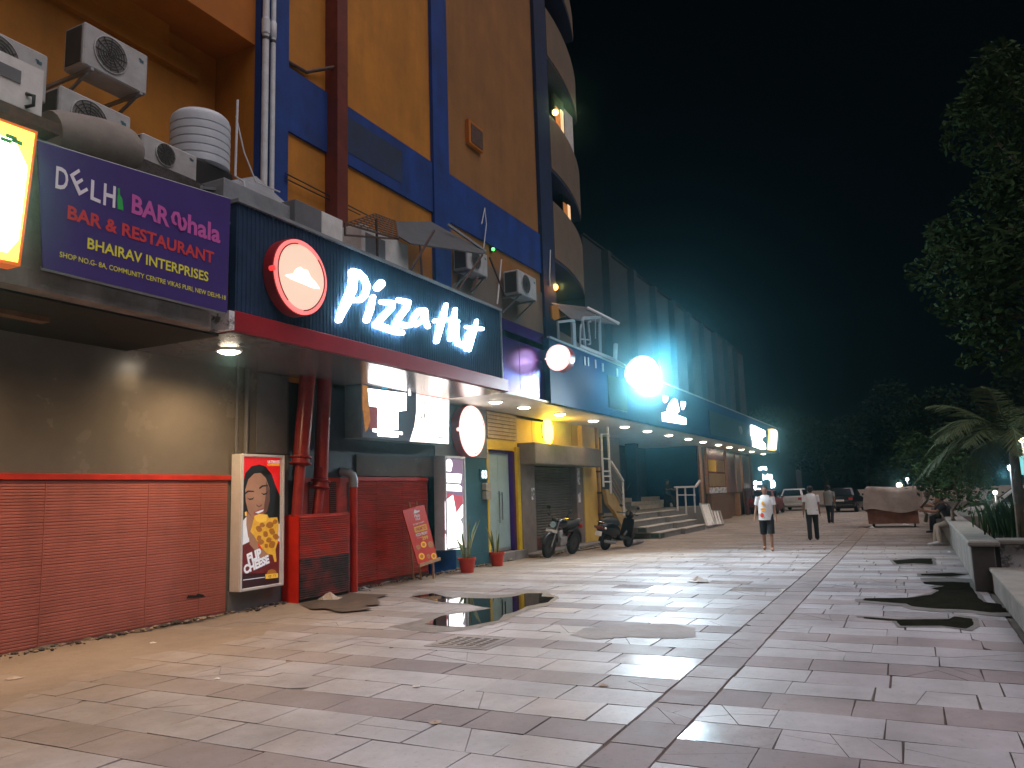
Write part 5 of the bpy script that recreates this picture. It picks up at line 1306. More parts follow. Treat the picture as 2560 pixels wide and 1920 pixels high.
# wall piece behind them
MB().box(16.0, 20.85, WY-.045, WY-.003, 3.9, 7.6).build('dark_wall_patch', 'bay', bld)
q = MB(); q.tube([P(*z6((472, 150)), 8.4), P(*z6((440, 490)), 8.4)], .02, 6); q.build('aerial_rod', 'white_paint', label='thin white rod standing on the roof edge left of the lone air conditioner', cat='rod')
lamp('led_green', (.1, 1, .15), 4); p = P(1233, 623, WY-.08); gl = E('indicator_light', 'tiny green light on the wall above the air conditioners', 'lamp', p); MB().ball(p, .045, seg=10).build('lens', 'led_green', gl); MB().box(p.x-.06, p.x+.06, WY-.05, WY-.0, p.z-.06, p.z+.06).build('base', 'black', gl)
q = MB(); q.tube([P(1204, 560, WY-.12), P(1212, 520, WY-.12), P(1216, 560, WY-.12), P(1208, 630, WY-.12)], .015, 6); q.tube([P(1376, 625, WY-.15), P(1374, 690, WY-.15), P(1375, 715, WY-.15)], .02, 6); q.build('loose_cable', 'pipe_white', label='loose white cables hanging on the blue pilaster', cat='cable')
for k, (a, b) in enumerate((((655, 1330), (1300, 1660)), ((655, 1370), (1230, 1650)))):
    zz = zoomed(500, 0, 3.072); MB().tube([P(*zz(a), WY-.12), P(*zz(b), WY-.12)], .012, 6).build('wall_cable', 'black', label=('upper' if k == 0 else 'lower')+' dark cable strung along the orange wall below the band', cat='cable')
# metal duct housings above the left end of the sign
dh = E('metal_duct', 'grey sheet-metal duct housing on the roof above the left end of the script sign', 'duct', (8.5, 8.0, 5.2))
dY = 7.95; A = P(555, 455, dY); B = P(735, 500, dY); MB().box(P(560, 470, dY).x, P(730, 500, dY).x, dY, 9.0, 5.2, P(640, 478, dY).z).build('body', 'galv', dh, bev=.01)
a = P(738, 505, dY-.1); b = P(857, 540, dY-.1); MB().box(a.x, P(805, 500, dY-.1).x-.01, dY-.1, 9.0, 5.2, P(800, 525, dY-.1).z).build('side_box', 'grey_panel', dh, bev=.008)
MB().box(P(805, 500, dY-.1).x, b.x, dY-.1, 9.0, 5.2, P(800, 525, dY-.1).z).build('white_end', 'white_paint', dh, bev=.008)
MB().box(P(728, 500, dY-.02).x, P(736, 500, dY-.02).x, dY-.04, 9.0, 5.2, P(640, 478, dY).z+.06).build('joint_strip', 'alu', dh)
gq = MB(); gp_ = [P(500, 465, 8.3), P(640, 440, 9.2), P(740, 530, 8.9), P(560, 470, 8.0)]
gq.prism(gp_, [p+Vector((0, 0, -.04)) for p in gp_]); gq.build('lid_sheet', 'galv', dh)
# ------------------------------------------------------------------ planter walls on the right
pl = E('planter', 'rough grey concrete planter with pale rim and peeling white patch, right side of the plaza', 'planter', (20, -1, 0))
MB().box(14.05, 46, -1.02, -.74, 0, .66).build('long_wall', 'planter', pl, bev=.02)
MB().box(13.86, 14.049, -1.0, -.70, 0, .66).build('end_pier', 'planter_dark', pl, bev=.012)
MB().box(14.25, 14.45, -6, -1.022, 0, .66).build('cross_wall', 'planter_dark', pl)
MB().box(14.235, 14.249, -1.62, -1.10, .30, .655).build('peeling_patch', 'peel', pl)
MB().box(13.8, 46, -1.08, -.66, .662, .74).build('rim', 'rim', pl, bev=.02)
MB().box(14.12, 14.7, -6, -1.082, .662, .74).build('rim', 'rim', pl, bev=.02)
MB().box(14.7, 46, -6, -1.09, .4, .62).build('soil', 'soil', pl)
bn = E('low_bench_wall', 'low pale concrete bench wall with stained side, nearest on the right', 'bench', (10, -1.2, 0))
MB().box(4, 13.84, -1.5, -.93, 0, .30).build('base', 'planter', bn, bev=.01)
MB().box(4, 13.85, -1.9, -.90, .302, .36).build('seat_slab', 'rim', bn, bev=.015)

def leaves(q, c, r, n, s, rng, flat=.6, shell=.55):
    for _ in range(n):
        d = Vector((rng.gauss(0, 1), rng.gauss(0, 1), rng.gauss(0, 1))).normalized()
        k = shell+(1-shell)*rng.random()**.7 if rng.random() < .8 else rng.random()
        p = Vector((c[0]+d.x*r[0]*k, c[1]+d.y*r[1]*k, c[2]+d.z*r[2]*k))
        a = Vector((rng.gauss(0, 1), rng.gauss(0, 1), rng.gauss(0, flat))).normalized(); b = a.cross(Vector((rng.gauss(0, 1), rng.gauss(0, 1), rng.gauss(0, 1)))).normalized()
        L = s*rng.uniform(.7, 1.4); W = L*.42
        q._add([p-a*L, p+b*W, p+a*L, p-b*W], [(0, 1, 2, 3)])
def tree(name, lab, base, h, clumps, n, s, mt, seed, group=None, tr=.16):
    rng = random.Random(seed); t = E(name, lab, 'tree', base, 0, group); b = Vector(base)
    q = MB(); pts = [b+Vector((rng.uniform(-.1, .1)*k, rng.uniform(-.1, .1)*k, h*.62*k/4)) for k in range(5)]
    q.tube(pts, [tr, tr*.85, tr*.75, tr*.65, tr*.5], 9)
    for c, r in clumps:
        q.tube([pts[3], pts[3].lerp(Vector(c), .5)+Vector((0, 0, .3)), Vector(c)], [tr*.45, tr*.28, tr*.1], 6)
    q.build('trunk', 'bark', t)
    q = MB()
    for c, r in clumps:
        leaves(q, c, r, int(n*(r[0]*r[2])), s, rng)
        for _ in range(6):
            d = Vector((rng.gauss(0, 1), rng.gauss(0, 1), rng.gauss(0, 1))).normalized()
            leaves(q, (c[0]+d.x*r[0]*.95, c[1]+d.y*r[1]*.95, c[2]+d.z*r[2]*.95), (r[0]*.34, r[1]*.34, r[2]*.30), int(n*.10*r[0]*r[2]), s, rng)
    q.build('crown', mt, t, smooth=0, fixn=False)
    return t
# big tree on the right: clumps read off at their distance
cl = []
for (px, py, X, rx) in ((2420, 690, 16, .95), (2500, 560, 16.5, 1.0), (2560, 760, 15.5, 1.0), (2440, 800, 15.5, .55), (2470, 330, 17, .85), (2560, 230, 17, 1.0), (2500, 170, 17.5, .6), (2580, 460, 16.5, 1.0), (2370, 620, 16.2, .45), (2490, 880, 15.6, .5), (2660, 600, 16, 1.4)):
    c = PX(px, py, X); cl.append(((c.x, c.y, c.z), (rx, rx, rx*.85)))
tree('leafy_tree', 'tall leafy dark tree overhanging the right edge of the plaza', (16, -4.0, .6), 7.0, cl, 900, .075, 'foliage', 4, tr=.22)
# palm
pm = E('palm', 'young feathery palm behind the planter at the right', 'palm tree', (14.9, -2.45, .62))
c0 = PX(2530, 1098, 14.9); rng = random.Random(9)
q = MB(); q.tube([(c0.x, c0.y, .5), (c0.x+.02, c0.y, 1.2), (c0.x, c0.y, c0.z)], [.10, .08, .06], 10); q.build('trunk', 'bark', pm)
def frond(c, a, up, L, droop):
    q = MB(); n = 22; prev = None; d = Vector((math.cos(a), math.sin(a), 0)); sd = Vector((-d.y, d.x, 0)); pts = []
    for k in range(n+1):
        s = k/n; pts.append(c+d*(L*s*(1-.12*s))+Vector((0, 0, L*(up*s-droop*s*s))))
    q.tube(pts, [.018*(1-.8*k/n) for k in range(n+1)], 5)
    for k in range(3, n):
        p = pts[k]; f = (pts[k+1]-pts[k]).normalized(); ll = L*.30*math.sin(math.pi*min(1, .12+.9*k/n))+.06
        for sg_ in (1, -1):
            for j in (0, .5):
                pp = p.lerp(pts[k+1], j); tip = pp+f*ll*.62+sd*sg_*ll*.62+Vector((0, 0, -ll*rng.uniform(.1, .42))); w_ = .010
                q._add([pp-f*w_, pp+f*w_, (pp+tip)/2+f*w_*1.2, tip, (pp+tip)/2-f*w_*1.2], [(0, 1, 2, 3, 4)])
    return q
for k in range(26):
    a = 2*math.pi*k/26+rng.uniform(-.15, .15); u_ = rng.uniform(.25, 1.25)
    frond(c0, a, u_, rng.uniform(1.25, 1.75), rng.uniform(.55, 1.0)).build('frond', 'palm', pm, smooth=0, fixn=False)
# plants in the planter
rng = random.Random(21)
for i, (X, Y, h, lab) in enumerate(((15.3, -1.75, .75, 'clump of upright grassy leaves at the near end of the planter'), (16.6, -1.6, .70, 'clump of grassy leaves second from the near end of the planter'), (18.2, -1.55, .65, 'clump of grassy leaves in the middle of the planter'), (15.9, -2.6, .9, 'tall dark grassy clump below the palm'))):
    t = E('grass_plant', lab, 'plant', (X, Y, .62), group='grassy plants in the planter'); q = MB()
    for _ in range(110):
        b = Vector((X+rng.gauss(0, .28), Y+rng.gauss(0, .22), .60)); a = rng.uniform(0, 6.28); hh = h*rng.uniform(.55, 1.15); l = rng.uniform(.05, .35)*hh; d = Vector((math.cos(a), math.sin(a), 0)); s_ = Vector((-d.y, d.x, 0))*.012
        m_ = b+d*l*.35+Vector((0, 0, hh*.6)); tp_ = b+d*l+Vector((0, 0, hh))
        q._add([b-s_, b+s_, m_+s_, tp_, m_-s_], [(0, 1, 2, 3, 4)])
    q.build('blades', 'foliage', t, smooth=0, fixn=False)
for i, (px, py, X, r, lab) in enumerate(((2300, 1170, 24, .8, 'round dark bush behind the seated person'), (2380, 1190, 21, .75, 'low dark bush under the palm fronds'), (2330, 1140, 27, 1.1, 'taller pale-flecked bush farther along the planter'))):
    c = PX(px, py, X); tree('bush', lab, (c.x, c.y, .6), 1.2, [((c.x, c.y, c.z), (r, r, r*.8)), ((c.x+.5, c.y-.4, c.z-.25), (r*.8, r*.8, r*.6)), ((c.x-.3, c.y-.5, c.z-.5), (r*.7, r*.7, r*.6))], 420, .07, 'foliage', 40+i, 'bushes in the planter', tr=.05)
# far trees
for i, (X, Y, h, r, lab) in enumerate(((66, 6.0, 7.0, 2.6, 'dark far tree behind the corner sign'), (70, 3, 8.5, 4.0, 'dark far tree above the white parked car'), (64, -3.5, 7.5, 3.4, 'dark far tree above the black parked car'), (58, -9, 8, 3.8, 'dark far tree above the covered cart'), (44, -9.5, 7, 3.2, 'dark tree standing behind the bushes'), (36, -10, 7.5, 3.2, 'dark tree behind the palm'), (90, 14, 9, 5, 'dark distant tree over the far lit shop'))):
    rng = random.Random(70+i)
    cl = [((X+rng.uniform(-1, 1)*r*.5, Y+rng.uniform(-1, 1)*r*.7, h*rng.uniform(.42, .9)), (r*rng.uniform(.45, .7),)*2+(r*rng.uniform(.4, .6),)) for _ in range(8)]
    tree('far_tree', lab, (X, Y, 0), h, cl, 170, .17, 'foliage_far', 90+i, 'dark trees beyond the plaza', tr=.2)

# garden lamps and small far lights
lamp('lamp_warm', (1, .85, .6), 14); lamp('lamp_cool', (.75, .92, 1), 8); lamp('shop_cool', (.78, .93, 1), 7); lamp('panel_teal', (.25, .75, .75), .9)
def garden_lamp(px, py, X, m, r, lab, W_, c):
    p = PX(px, py, X); t = E('garden_lamp', lab, 'lamp', (p.x, p.y, .3), group='small lamps on posts at the planter')
    MB().tube([(p.x, p.y, .3), (p.x, p.y, p.z-r)], .025, 8).build('post', 'steel', t)
    MB().ball(p, (r, r, r*1.1), seg=12).build('globe', m, t)
    MB().lathe(p+Vector((0, 0, r*.9)), [(r*1.3, 0), (r*.3, r*.6)], 12).build('cap', 'steel', t)
    point(t, p+Vector((-.15, .15, -.12)), W_, c, .08)
garden_lamp(2248, 1213, 38, 'lamp_warm', .11, 'warm white lamp just right of the covered cart', 8, (1, .8, .5))
garden_lamp(2268, 1198, 40, 'lamp_cool', .07, 'small cool lamp above the warm lamp by the cart', 5, (.9, .9, 1))
garden_lamp(2527, 1169, 17, 'lamp_cool', .055, 'small bluish lamp on a post under the palm', 6, (.7, .9, 1))
garden_lamp(2488, 1231, 19, 'lamp_warm', .04, 'tiny white lamp low behind the planter plants', 3, (1, .95, .85))
garden_lamp(2556, 1099, 18, 'lamp_warm', .06, 'small yellowish lamp among the palm fronds', 12, (1, .95, .6))
a = PX(2549, 1140, 24); b = PX(2575, 1186, 24); bp_ = E('panel_sign', 'pale teal lit panel behind the palm at the picture edge', 'sign', (a.x, a.y, 0))
q = MB(); q.box(24, 24.08, b.y, a.y, b.z, a.z); q.build('panel', 'panel_teal', bp_); MB().box(24.02, 24.1, (a.y+b.y)/2-.04, (a.y+b.y)/2+.04, 0, b.z).build('post', 'steel', bp_)

# far lit shop
fsb = E('far_shop', 'distant shop with cold white lit openings past the corner shop', 'building', (76, 13, 0))
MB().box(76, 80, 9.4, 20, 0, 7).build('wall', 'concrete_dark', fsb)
zq = zoomed(1800, 1100, 4.608)
for i, (x0, y0, x1, y1) in enumerate(((440, 300, 540, 355), (490, 385, 605, 465), (360, 470, 480, 520), (360, 525, 420, 580), (580, 460, 640, 560), (430, 550, 510, 572))):
    a = PX(*zq((x0, y0)), 75.9); b = PX(*zq((x1, y1)), 75.9); q = MB()
    ys = [a.y+(b.y-a.y)*k/6 for k in range(7)]; rng = random.Random(i)
    o = [(75.9, y, a.z-(a.z-b.z)*rng.uniform(0, .35)) for y in ys]+[(75.9, y, b.z+(a.z-b.z)*rng.uniform(0, .35)) for y in ys[::-1]]
    q.prism(o, [(x_+.09, y_, z_) for x_, y_, z_ in o]); q.build('lit_opening', 'shop_cool', fsb, smooth=0)

# ------------------------------------------------------------------ parked cars
def wheel(parent, c, r, w_, ax=(0, 1, 0), rim='steel'):
    t = MB(); t.lathe(c, [(r*.62, -w_/2), (r*.93, -w_/2), (r, -w_*.32), (r, w_*.32), (r*.93, w_/2), (r*.62, w_/2)], 24, axis=ax, cap=False); o = t.build('wheel', 'rubber', parent, local=True)
    q = MB(); q.lathe(c, [(r*.61, -w_*.40), (r*.61, w_*.40)], 20, axis=ax); q.lathe(c, [(r*.2, -w_*.52), (r*.2, w_*.52)], 12, axis=ax); q.build('rim', rim, o, local=True); return o
def make_car(m, lab, loc, rz, rear_plate=True):
    t = E('parked_car', lab, 'car', loc, rz, 'cars parked at the end of the plaza'); t.location = loc
    sec = [(-2.0, .70, .42, .72), (-1.96, .80, .30, .92), (-1.3, .84, .22, .97), (-.2, .85, .20, .96), (.75, .85, .20, .93), (1.5, .82, .22, .84), (1.92, .76, .28, .72), (2.0, .62, .40, .60)]
    q = MB(); n = 12; vs = []; fs = []
    for x_, hw, zb, zt in sec:
        pr = [(-hw*.9, zb), (-hw, zb+.12), (-hw, (zb+zt)/2), (-hw*.97, zt-.06), (-hw*.88, zt), (0, zt+.02), (hw*.88, zt), (hw*.97, zt-.06), (hw, (zb+zt)/2), (hw, zb+.12), (hw*.9, zb), (0, zb-.01)]
        vs += [(x_, y_, z_) for y_, z_ in pr]
    for i in range(len(sec)-1):
        for k in range(n): fs.append((i*n+k, i*n+(k+1) % n, (i+1)*n+(k+1) % n, (i+1)*n+k))
    fs += [tuple(range(n)), tuple(range((len(sec)-1)*n, len(sec)*n))]
    q._add(vs, fs); q.build('body', m, t, local=True, smooth=50)
    def cab(z, k): return [(-1.62+.42*k, -.74+.16*k, z), (.78-.62*k, -.74+.16*k, z), (.78-.62*k, .74-.16*k, z), (-1.62+.42*k, .74-.16*k, z)]
    q = MB(); q.prism(cab(1.46, 1)[::-1], cab(.95, 0)[::-1]); q.build('cabin', m, t, local=True, bev=.05)
    def pan(f, name): q = MB(); q.prism(f[0], f[1]); q.build(name, 'car_glass', t, local=True)
    pan(([(-1.60, -.60, 1.0), (-1.60, .60, 1.0), (-1.27, .50, 1.38), (-1.27, -.50, 1.38)], [(-1.5, -.60, 1.0), (-1.5, .60, 1.0), (-1.17, .50, 1.38), (-1.17, -.50, 1.38)]), 'rear_window')
    pan(([(.78, -.62, 1.0), (.78, .62, 1.0), (.28, .5, 1.40), (.28, -.5, 1.40)], [(.66, -.62, 1.0), (.66, .62, 1.0), (.16, .5, 1.40), (.16, -.5, 1.40)]), 'windscreen')
    for s in (1, -1): pan(([(-1.35, s*.755, 1.0), (.55, s*.755, 1.0), (.12, s*.632, 1.38), (-1.1, s*.632, 1.38)], [(-1.35, s*.70, 1.0), (.55, s*.70, 1.0), (.12, s*.58, 1.38), (-1.1, s*.58, 1.38)]), 'side_window')
    for x_ in (-1.25, 1.25):
        for s in (1, -1): wheel(t, (x_, s*.76, .31), .31, .2)
    for s in (1, -1):
        MB().obox((-1.985, s*.60, .80), (.05, .22, .14)).build('tail_light', 'red_rail', t, local=True); MB().obox((1.95, s*.56, .66), (.08, .28, .12)).build('headlight', 'chrome', t, local=True)
        MB().obox((.62, s*.90, 1.0), (.10, .16, .11)).build('mirror', m, t, local=True, bev=.02)
    MB().obox((-2.01, 0, .70), (.02, .46, .11)).build('number_plate', 'white_paint', t, local=True); MB().obox((2.01, 0, .48), (.02, .46, .11)).build('number_plate', 'white_paint', t, local=True)
    MB().obox((-1.98, 0, .40), (.10, 1.4, .14)).build('bumper', 'black' if m != 'car_white' else m, t, local=True, bev=.03)
    return t
g = G(1984, 1277); make_car('car_white', 'white car parked tail-on beside the walker in the grey shirt', (g.x+2, g.y, 0), R(-4))
g = G(2112, 1281); make_car('car_black', 'black car with bright plate parked left of the covered cart', (g.x+2, g.y, 0), R(-6))
g = G(1893, 1287); make_car('brownred', 'dark maroon car half hidden by the corner shop', (g.x+2.4, g.y-.2, 0), R(0))
g = PX(2452, 1290, 27); make_car('car_white', 'white car whose roof shows behind the planter plants', (27, g.y-1.2, .0), R(75))

# ------------------------------------------------------------------ covered cart
ct = E('covered_cart', 'street cart covered with a dusty pinkish tarpaulin over a rust-red skirt', 'cart', (33.4, .85, 0))
p00 = PX(2150, 1250, 33); ya, yb, zt = PX(2158, 1230, 33).y, PX(2302, 1230, 33).y, PX(2220, 1222, 33).z
def drape(x0, x1, y0, y1, z0, z1, seed, amp=.11, slump=.2):
    q = MB(); N = 16; rows = []; cx, cy = (x0+x1)/2, (y0+y1)/2; per = []
    for i in range(4*N):
        s, k = divmod(i, N); t_ = k/N
        per.append([(x0+(x1-x0)*t_, y0), (x1, y0+(y1-y0)*t_), (x1-(x1-x0)*t_, y1), (x0, y1-(y1-y0)*t_)][s])
    M = 9; vs = []; fs = []
    for j in range(M+1):
        z = z0+(z1-z0)*j/M
        for (a, b) in per:
            nz = mnoise.noise(Vector((a*1.6+seed, b*1.6, z*1.1)))*amp+mnoise.noise(Vector((a*5+seed, b*5, z*.6)))*amp*.5
            k = 1+nz-(.05 if j == M else 0); vs.append((cx+(a-cx)*k, cy+(b-cy)*k, z+(mnoise.noise(Vector((a*1.1, b*1.1, seed)))*slump if j > M-3 or j == 0 else 0)))
    L = len(per)
    for j in range(M):
        for i in range(L): fs.append((j*L+i, j*L+(i+1) % L, (j+1)*L+(i+1) % L, (j+1)*L+i))
    vs.append((cx, cy, z1+.06)); c = len(vs)-1
    for i in range(L): fs.append((M*L+i, M*L+(i+1) % L, c))
    q._add(vs, fs); return q
drape(32.7, 34.1, yb, ya, .62, zt, 3).build('tarpaulin', 'jute', ct, smooth=60)
drape(32.85, 33.95, yb+.15, ya-.1, .14, .70, 9, .05, .02).build('skirt', 'jute_red', ct, smooth=60)
for X in (33.0, 33.8):
    for Y in (yb+.3, ya-.25):
        MB().lathe((X, Y, .13), [(.06, -.03), (.13, -.02), (.13, .02), (.06, .03)], 14, axis=(0, 1, 0)).build('wheel', 'rubber', ct)
# ------------------------------------------------------------------ people
def skin_mesh(nodes, edges, name, m, parent, sub=2, extra=None):
    me = bpy.data.meshes.new(name); me.from_pydata([n[:3] for n in nodes], edges, [])
    ob = bpy.data.objects.new(name, me); col.objects.link(ob)
    md = ob.modifiers.new('s', 'SKIN'); md.use_smooth_shade = True
    if not me.skin_vertices: bpy.context.view_layer.objects.active = ob
    sv = me.skin_vertices[0].data if me.skin_vertices else None
    for i, n in enumerate(nodes): sv[i].radius = (n[3], n[3] if len(n) < 5 else n[4]); sv[i].use_root = (i == 0)
    sb = ob.modifiers.new('d', 'SUBSURF'); sb.levels = sub; sb.render_levels = sub
    bpy.context.view_layer.update()
    r = bpy.data.meshes.new_from_object(ob.evaluated_get(bpy.context.evaluated_depsgraph_get()))
    bpy.data.objects.remove(ob)
    q = MB(); q._add([v.co.copy() for v in r.vertices], [tuple(p.vertices) for p in r.polygons]); bpy.data.meshes.remove(r)
    if extra: extra(q)
    return q.build(name, m, parent, local=True, smooth=180)
def loft(secs, n=20):
    """rings (centre, side half-width, depth half-width, lean frame)"""
    q = MB(); vs = []; fs = []
    for c, a, b, X, Y in secs:
        for k in range(n):
            t = 2*math.pi*k/n; ct, st = math.cos(t), math.sin(t)
            vs.append(Vector(c)+X*b*ct+Y*a*st*(1-.12*abs(ct)))
    for i in range(len(secs)-1):
        for k in range(n): fs.append((i*n+k, i*n+(k+1) % n, (i+1)*n+(k+1) % n, (i+1)*n+k))
    fs += [tuple(range(n))[::-1], tuple(range((len(secs)-1)*n, len(secs)*n))]
    q._add(vs, fs); return q
def person(lab, loc, rz, H=1.70, legs=((12, 8), (-14, 18)), arms=((8, 6, 15), (-10, 8, 20)), lean=0, sit=None, top='cloth_white', bottom='cloth_black', short=False, shoe='black', head_turn=0, prints=None, sleeve=.6):
    """x forward, y left. legs: (thigh swing, knee bend) left,right; arms: (swing, out, elbow bend)"""
    s = H/1.70; V = Vector
    t = E('person', lab, 'person', loc, rz)
    hip0 = .90*s
    Rl = Matrix.Rotation(R(lean), 3, 'Y'); pel = V((0, 0, hip0+.04*s))
    def tp(x, y, z): return pel+Rl @ V((x*s, y*s, (z-.94)*s))
    J = {}
    for sd, (th, kn) in zip((1, -1), legs):
        h = pel+V((0, sd*.09*s, -.05*s)); a = R(th); k = h+V((math.sin(a), sd*.02, -math.cos(a)))*.42*s
        b = R(th-kn); an = k+V((math.sin(b), 0, -math.cos(b)))*.41*s
        J[sd] = (h, k, an, R(th-kn))
    mn = min(J[1][2].z, J[-1][2].z)-.075*s
    for sd in J: J[sd] = tuple(p-V((0, 0, mn)) if isinstance(p, V) else p for p in J[sd])
    pel = pel-V((0, 0, mn))
    nodes = [(*pel, .12*s)]; edges = []
    def add(p, r, par): nodes.append((*p, r)); edges.append((par, len(nodes)-1)); return len(nodes)-1
    i = add(tp(.0, 0, 1.10), .105*s, 0); ch = add(tp(-.01, 0, 1.30), .115*s, i); nk = add(tp(0, 0, 1.45), .052*s, ch)
    hd = Matrix.Rotation(R(head_turn), 3, 'Z')
    i = add(tp(.01, 0, 1.515), .056*s, nk); i = add(tp(.025, 0, 1.575), .082*s, i); i = add(tp(.015, 0, 1.635), .080*s, i); add(tp(.005, 0, 1.68), .045*s, i)
    hands = []
    for sd, (sw, out, eb) in zip((1, -1), arms):
        sh_ = tp(0, sd*.17, 1.395); a = R(sw); o = R(out)
        el = sh_+V((math.sin(a)*math.cos(o), sd*math.sin(o), -math.cos(a)*math.cos(o)))*.29*s
        b = R(sw+eb); o2 = R(out*.6); wr = el+V((math.sin(b)*math.cos(o2), sd*math.sin(o2), -math.cos(b)*math.cos(o2)))*.25*s
        d = (wr-el).normalized(); i = add(sh_, .062*s, ch); i = add(sh_.lerp(el, .5), .046*s, i); i = add(el, .038*s, i); i = add(el.lerp(wr, .4), .036*s, i); i = add(wr, .026*s, i)
        hp = wr+d*.075*s; i = add(hp, .030*s, i); fw = V((1, 0, 0)); fw = (fw-d*fw.dot(d)).normalized()
        for k, (off, ln) in enumerate(((.030, .070), (.010, .082), (-.010, .076), (-.028, .060))):
            b0 = hp+fw*off*s+d*.015*s; j = add(b0, .010*s, i); j = add(b0+d*ln*.5*s, .009*s, j); add(b0+d*ln*s*.95+V((0, -sd, 0))*.016*s, .007*s, j)
        b0 = hp-d*.035*s+fw*.035*s; j = add(b0, .011*s, i); add(b0+d*.045*s+fw*.022*s, .009*s, j)
        hands.append((sh_, el, wr))
    for sd in (1, -1):
        h, k, an, b = J[sd]; i = add(h, .085*s, 0); i = add(h.lerp(k, .5), .072*s, i); i = add(k, .052*s, i); i = add(k.lerp(an, .35), .054*s, i); i = add(an, .036*s, i)
        i = add(an+V((.03, 0, -.04))*s, .036*s, i); add(an+V((.15, sd*.01, -.055))*s, .028*s, i)
    def face(q):
        for sd in (1, -1): q.ball(tp(.015, sd*.083, 1.585), (.016*s, .010*s, .028*s), seg=8, rings=6)
        q.ball(tp(.105, 0, 1.575), (.018*s, .014*s, .022*s), seg=8, rings=6)
    body = skin_mesh(nodes, edges, 'body', 'skin', t, 2, face)
    q = MB()
    for sd in (1, -1): q.ball(tp(.093, sd*.032, 1.60), .011*s, seg=8, rings=6)
    q.build('eyes', 'black', body, local=True); MB().ball(tp(.096, 0, 1.535), (.008*s, .026*s, .007*s), seg=8, rings=6).build('mouth', 'po_lip', body, local=True)
    q = MB(); q.ball(tp(-.018, 0, 1.632), (.096*s, .092*s, .085*s), seg=18, rings=12); q.ball(tp(-.045, 0, 1.575), (.062*s, .082*s, .075*s), seg=14, rings=10); q.build('hair', 'hair', t, local=True)
    X = Rl @ V((1, 0, 0)); Y = V((0, 1, 0))
    zlo = .80 if sit is None else .92
    q = loft([(tp(0, 0, zlo), .21*s, .150*s, X, Y), (tp(0, 0, zlo+.10), .205*s, .148*s, X, Y), (tp(.01, 0, 1.08), .195*s, .138*s, X, Y), (tp(.005, 0, 1.25), .207*s, .138*s, X, Y), (tp(-.005, 0, 1.36), .200*s, .118*s, X, Y), (tp(-.01, 0, 1.425), .150*s, .085*s, X, Y), (tp(-.005, 0, 1.465), .070*s, .066*s, X, Y)])
    for sh_, el, wr in hands: q.tube([sh_+V((0, 0, .012*s)), sh_.lerp(el, .35), sh_.lerp(el, sleeve), sh_.lerp(el, sleeve+.12)], [.078*s, .074*s, .072*s, .070*s], 14)
    q.build('shirt', top, t, local=True, smooth=70)
    q = MB(); q2 = loft([(pel+V((0, 0, -.10*s)), .165*s, .125*s, V((1, 0, 0)), Y), (pel, .168*s, .128*s, V((1, 0, 0)), Y), (pel+V((0, 0, .08*s)), .158*s, .118*s, X, Y)]); q.v, q.f, q.m = q2.v, q2.f, q2.m
    for sd in (1, -1):
        h, k, an, b = J[sd]
        if short: q.tube([h+V((0, 0, .06*s)), h.lerp(k, .5), k.lerp(h, .02), k.lerp(an, .1)], [.108*s, .100*s, .092*s, .090*s], 14)
        else: q.tube([h+V((0, 0, .06*s)), h.lerp(k, .5), k, k.lerp(an, .5), an+V((0, 0, -.03*s))], [.108*s, .092*s, .074*s, .070*s, .066*s], 14)
    q.build('trousers' if not short else 'shorts', bottom, t, local=True, smooth=70)
    for sd in (1, -1):
        h, k, an, b = J[sd]; q = MB(); q.tube([an+V((-.06, 0, -.035))*s, an+V((.02, 0, -.03))*s, an+V((.12, sd*.01, -.048))*s, an+V((.19, sd*.012, -.055))*s], [.034*s, .044*s, .042*s, .022*s], 12); q.build('shoe', shoe, t, local=True, smooth=70)
    if prints:
        q0 = {}
        for y_, z_, w_, h_, m in prints:
            q = MB(); n = 12
            pts = [(y_+w_*math.cos(2*math.pi*k/n), z_+h_*math.sin(2*math.pi*k/n)) for k in range(n)]
            xs = lambda yy, zz: .150*math.sqrt(max(0, 1-(yy/.20)**2))+.010
            q.prism([tp(xs(a, b)+.003, a, b) for a, b in pts], [tp(xs(a, b)-.012, a, b) for a, b in pts]); q.build('shirt_print', m, t, local=True, smooth=0)
    return t
D('print_orange', (.85, .35, .02), .8, var=0); D('print_red', (.6, .04, .02), .8, var=0)
g = G(1922, 1376); person('walking man in a white printed t-shirt and black knee shorts, facing us', (g.x, g.y, 0), R(187), 1.66, legs=((10, 5), (-8, 12)), arms=((4, 10, 14), (-2, 16, 20)), short=True, shoe='skin', top='cloth_white', bottom='cloth_black', prints=[(-.055, 1.24, .04, .055, 'print_orange'), (-.06, 1.08, .07, .04, 'print_orange'), (-.10, .93, .05, .06, 'print_red')])
g = G(2035, 1350); person('man walking away in a pale grey shirt and long black trousers', (g.x, g.y, 0), R(4), 1.63, legs=((-10, 8), (12, 4)), arms=((-6, 10, 12), (6, 8, 14)), top='cloth_white', bottom='cloth_black')
g = G(2078, 1308); person('farther person walking away in a grey-green shirt', (g.x, g.y, 0), R(-5), 1.62, legs=((12, 6), (-10, 14)), arms=((6, 8, 12), (-6, 8, 14)), top='cloth_grey', bottom='cloth_black')
person('person in pale trousers and dark top seated on the planter rim, leaning forward', (23.6, -.86, 0), R(100), 1.66, legs=((80, 84), (74, 66)), arms=((55, 6, 45), (50, 8, 50)), lean=26, sit=True, top='cloth_black', bottom='cloth_beige', shoe='cloth_white').location.z = .0
person('person in a beige shirt seated farther along the planter rim', (29.5, -.86, 0), R(110), 1.66, legs=((80, 82), (76, 74)), arms=((45, 6, 60), (45, 8, 50)), lean=18, sit=True, top='cloth_beige', bottom='cloth_black')
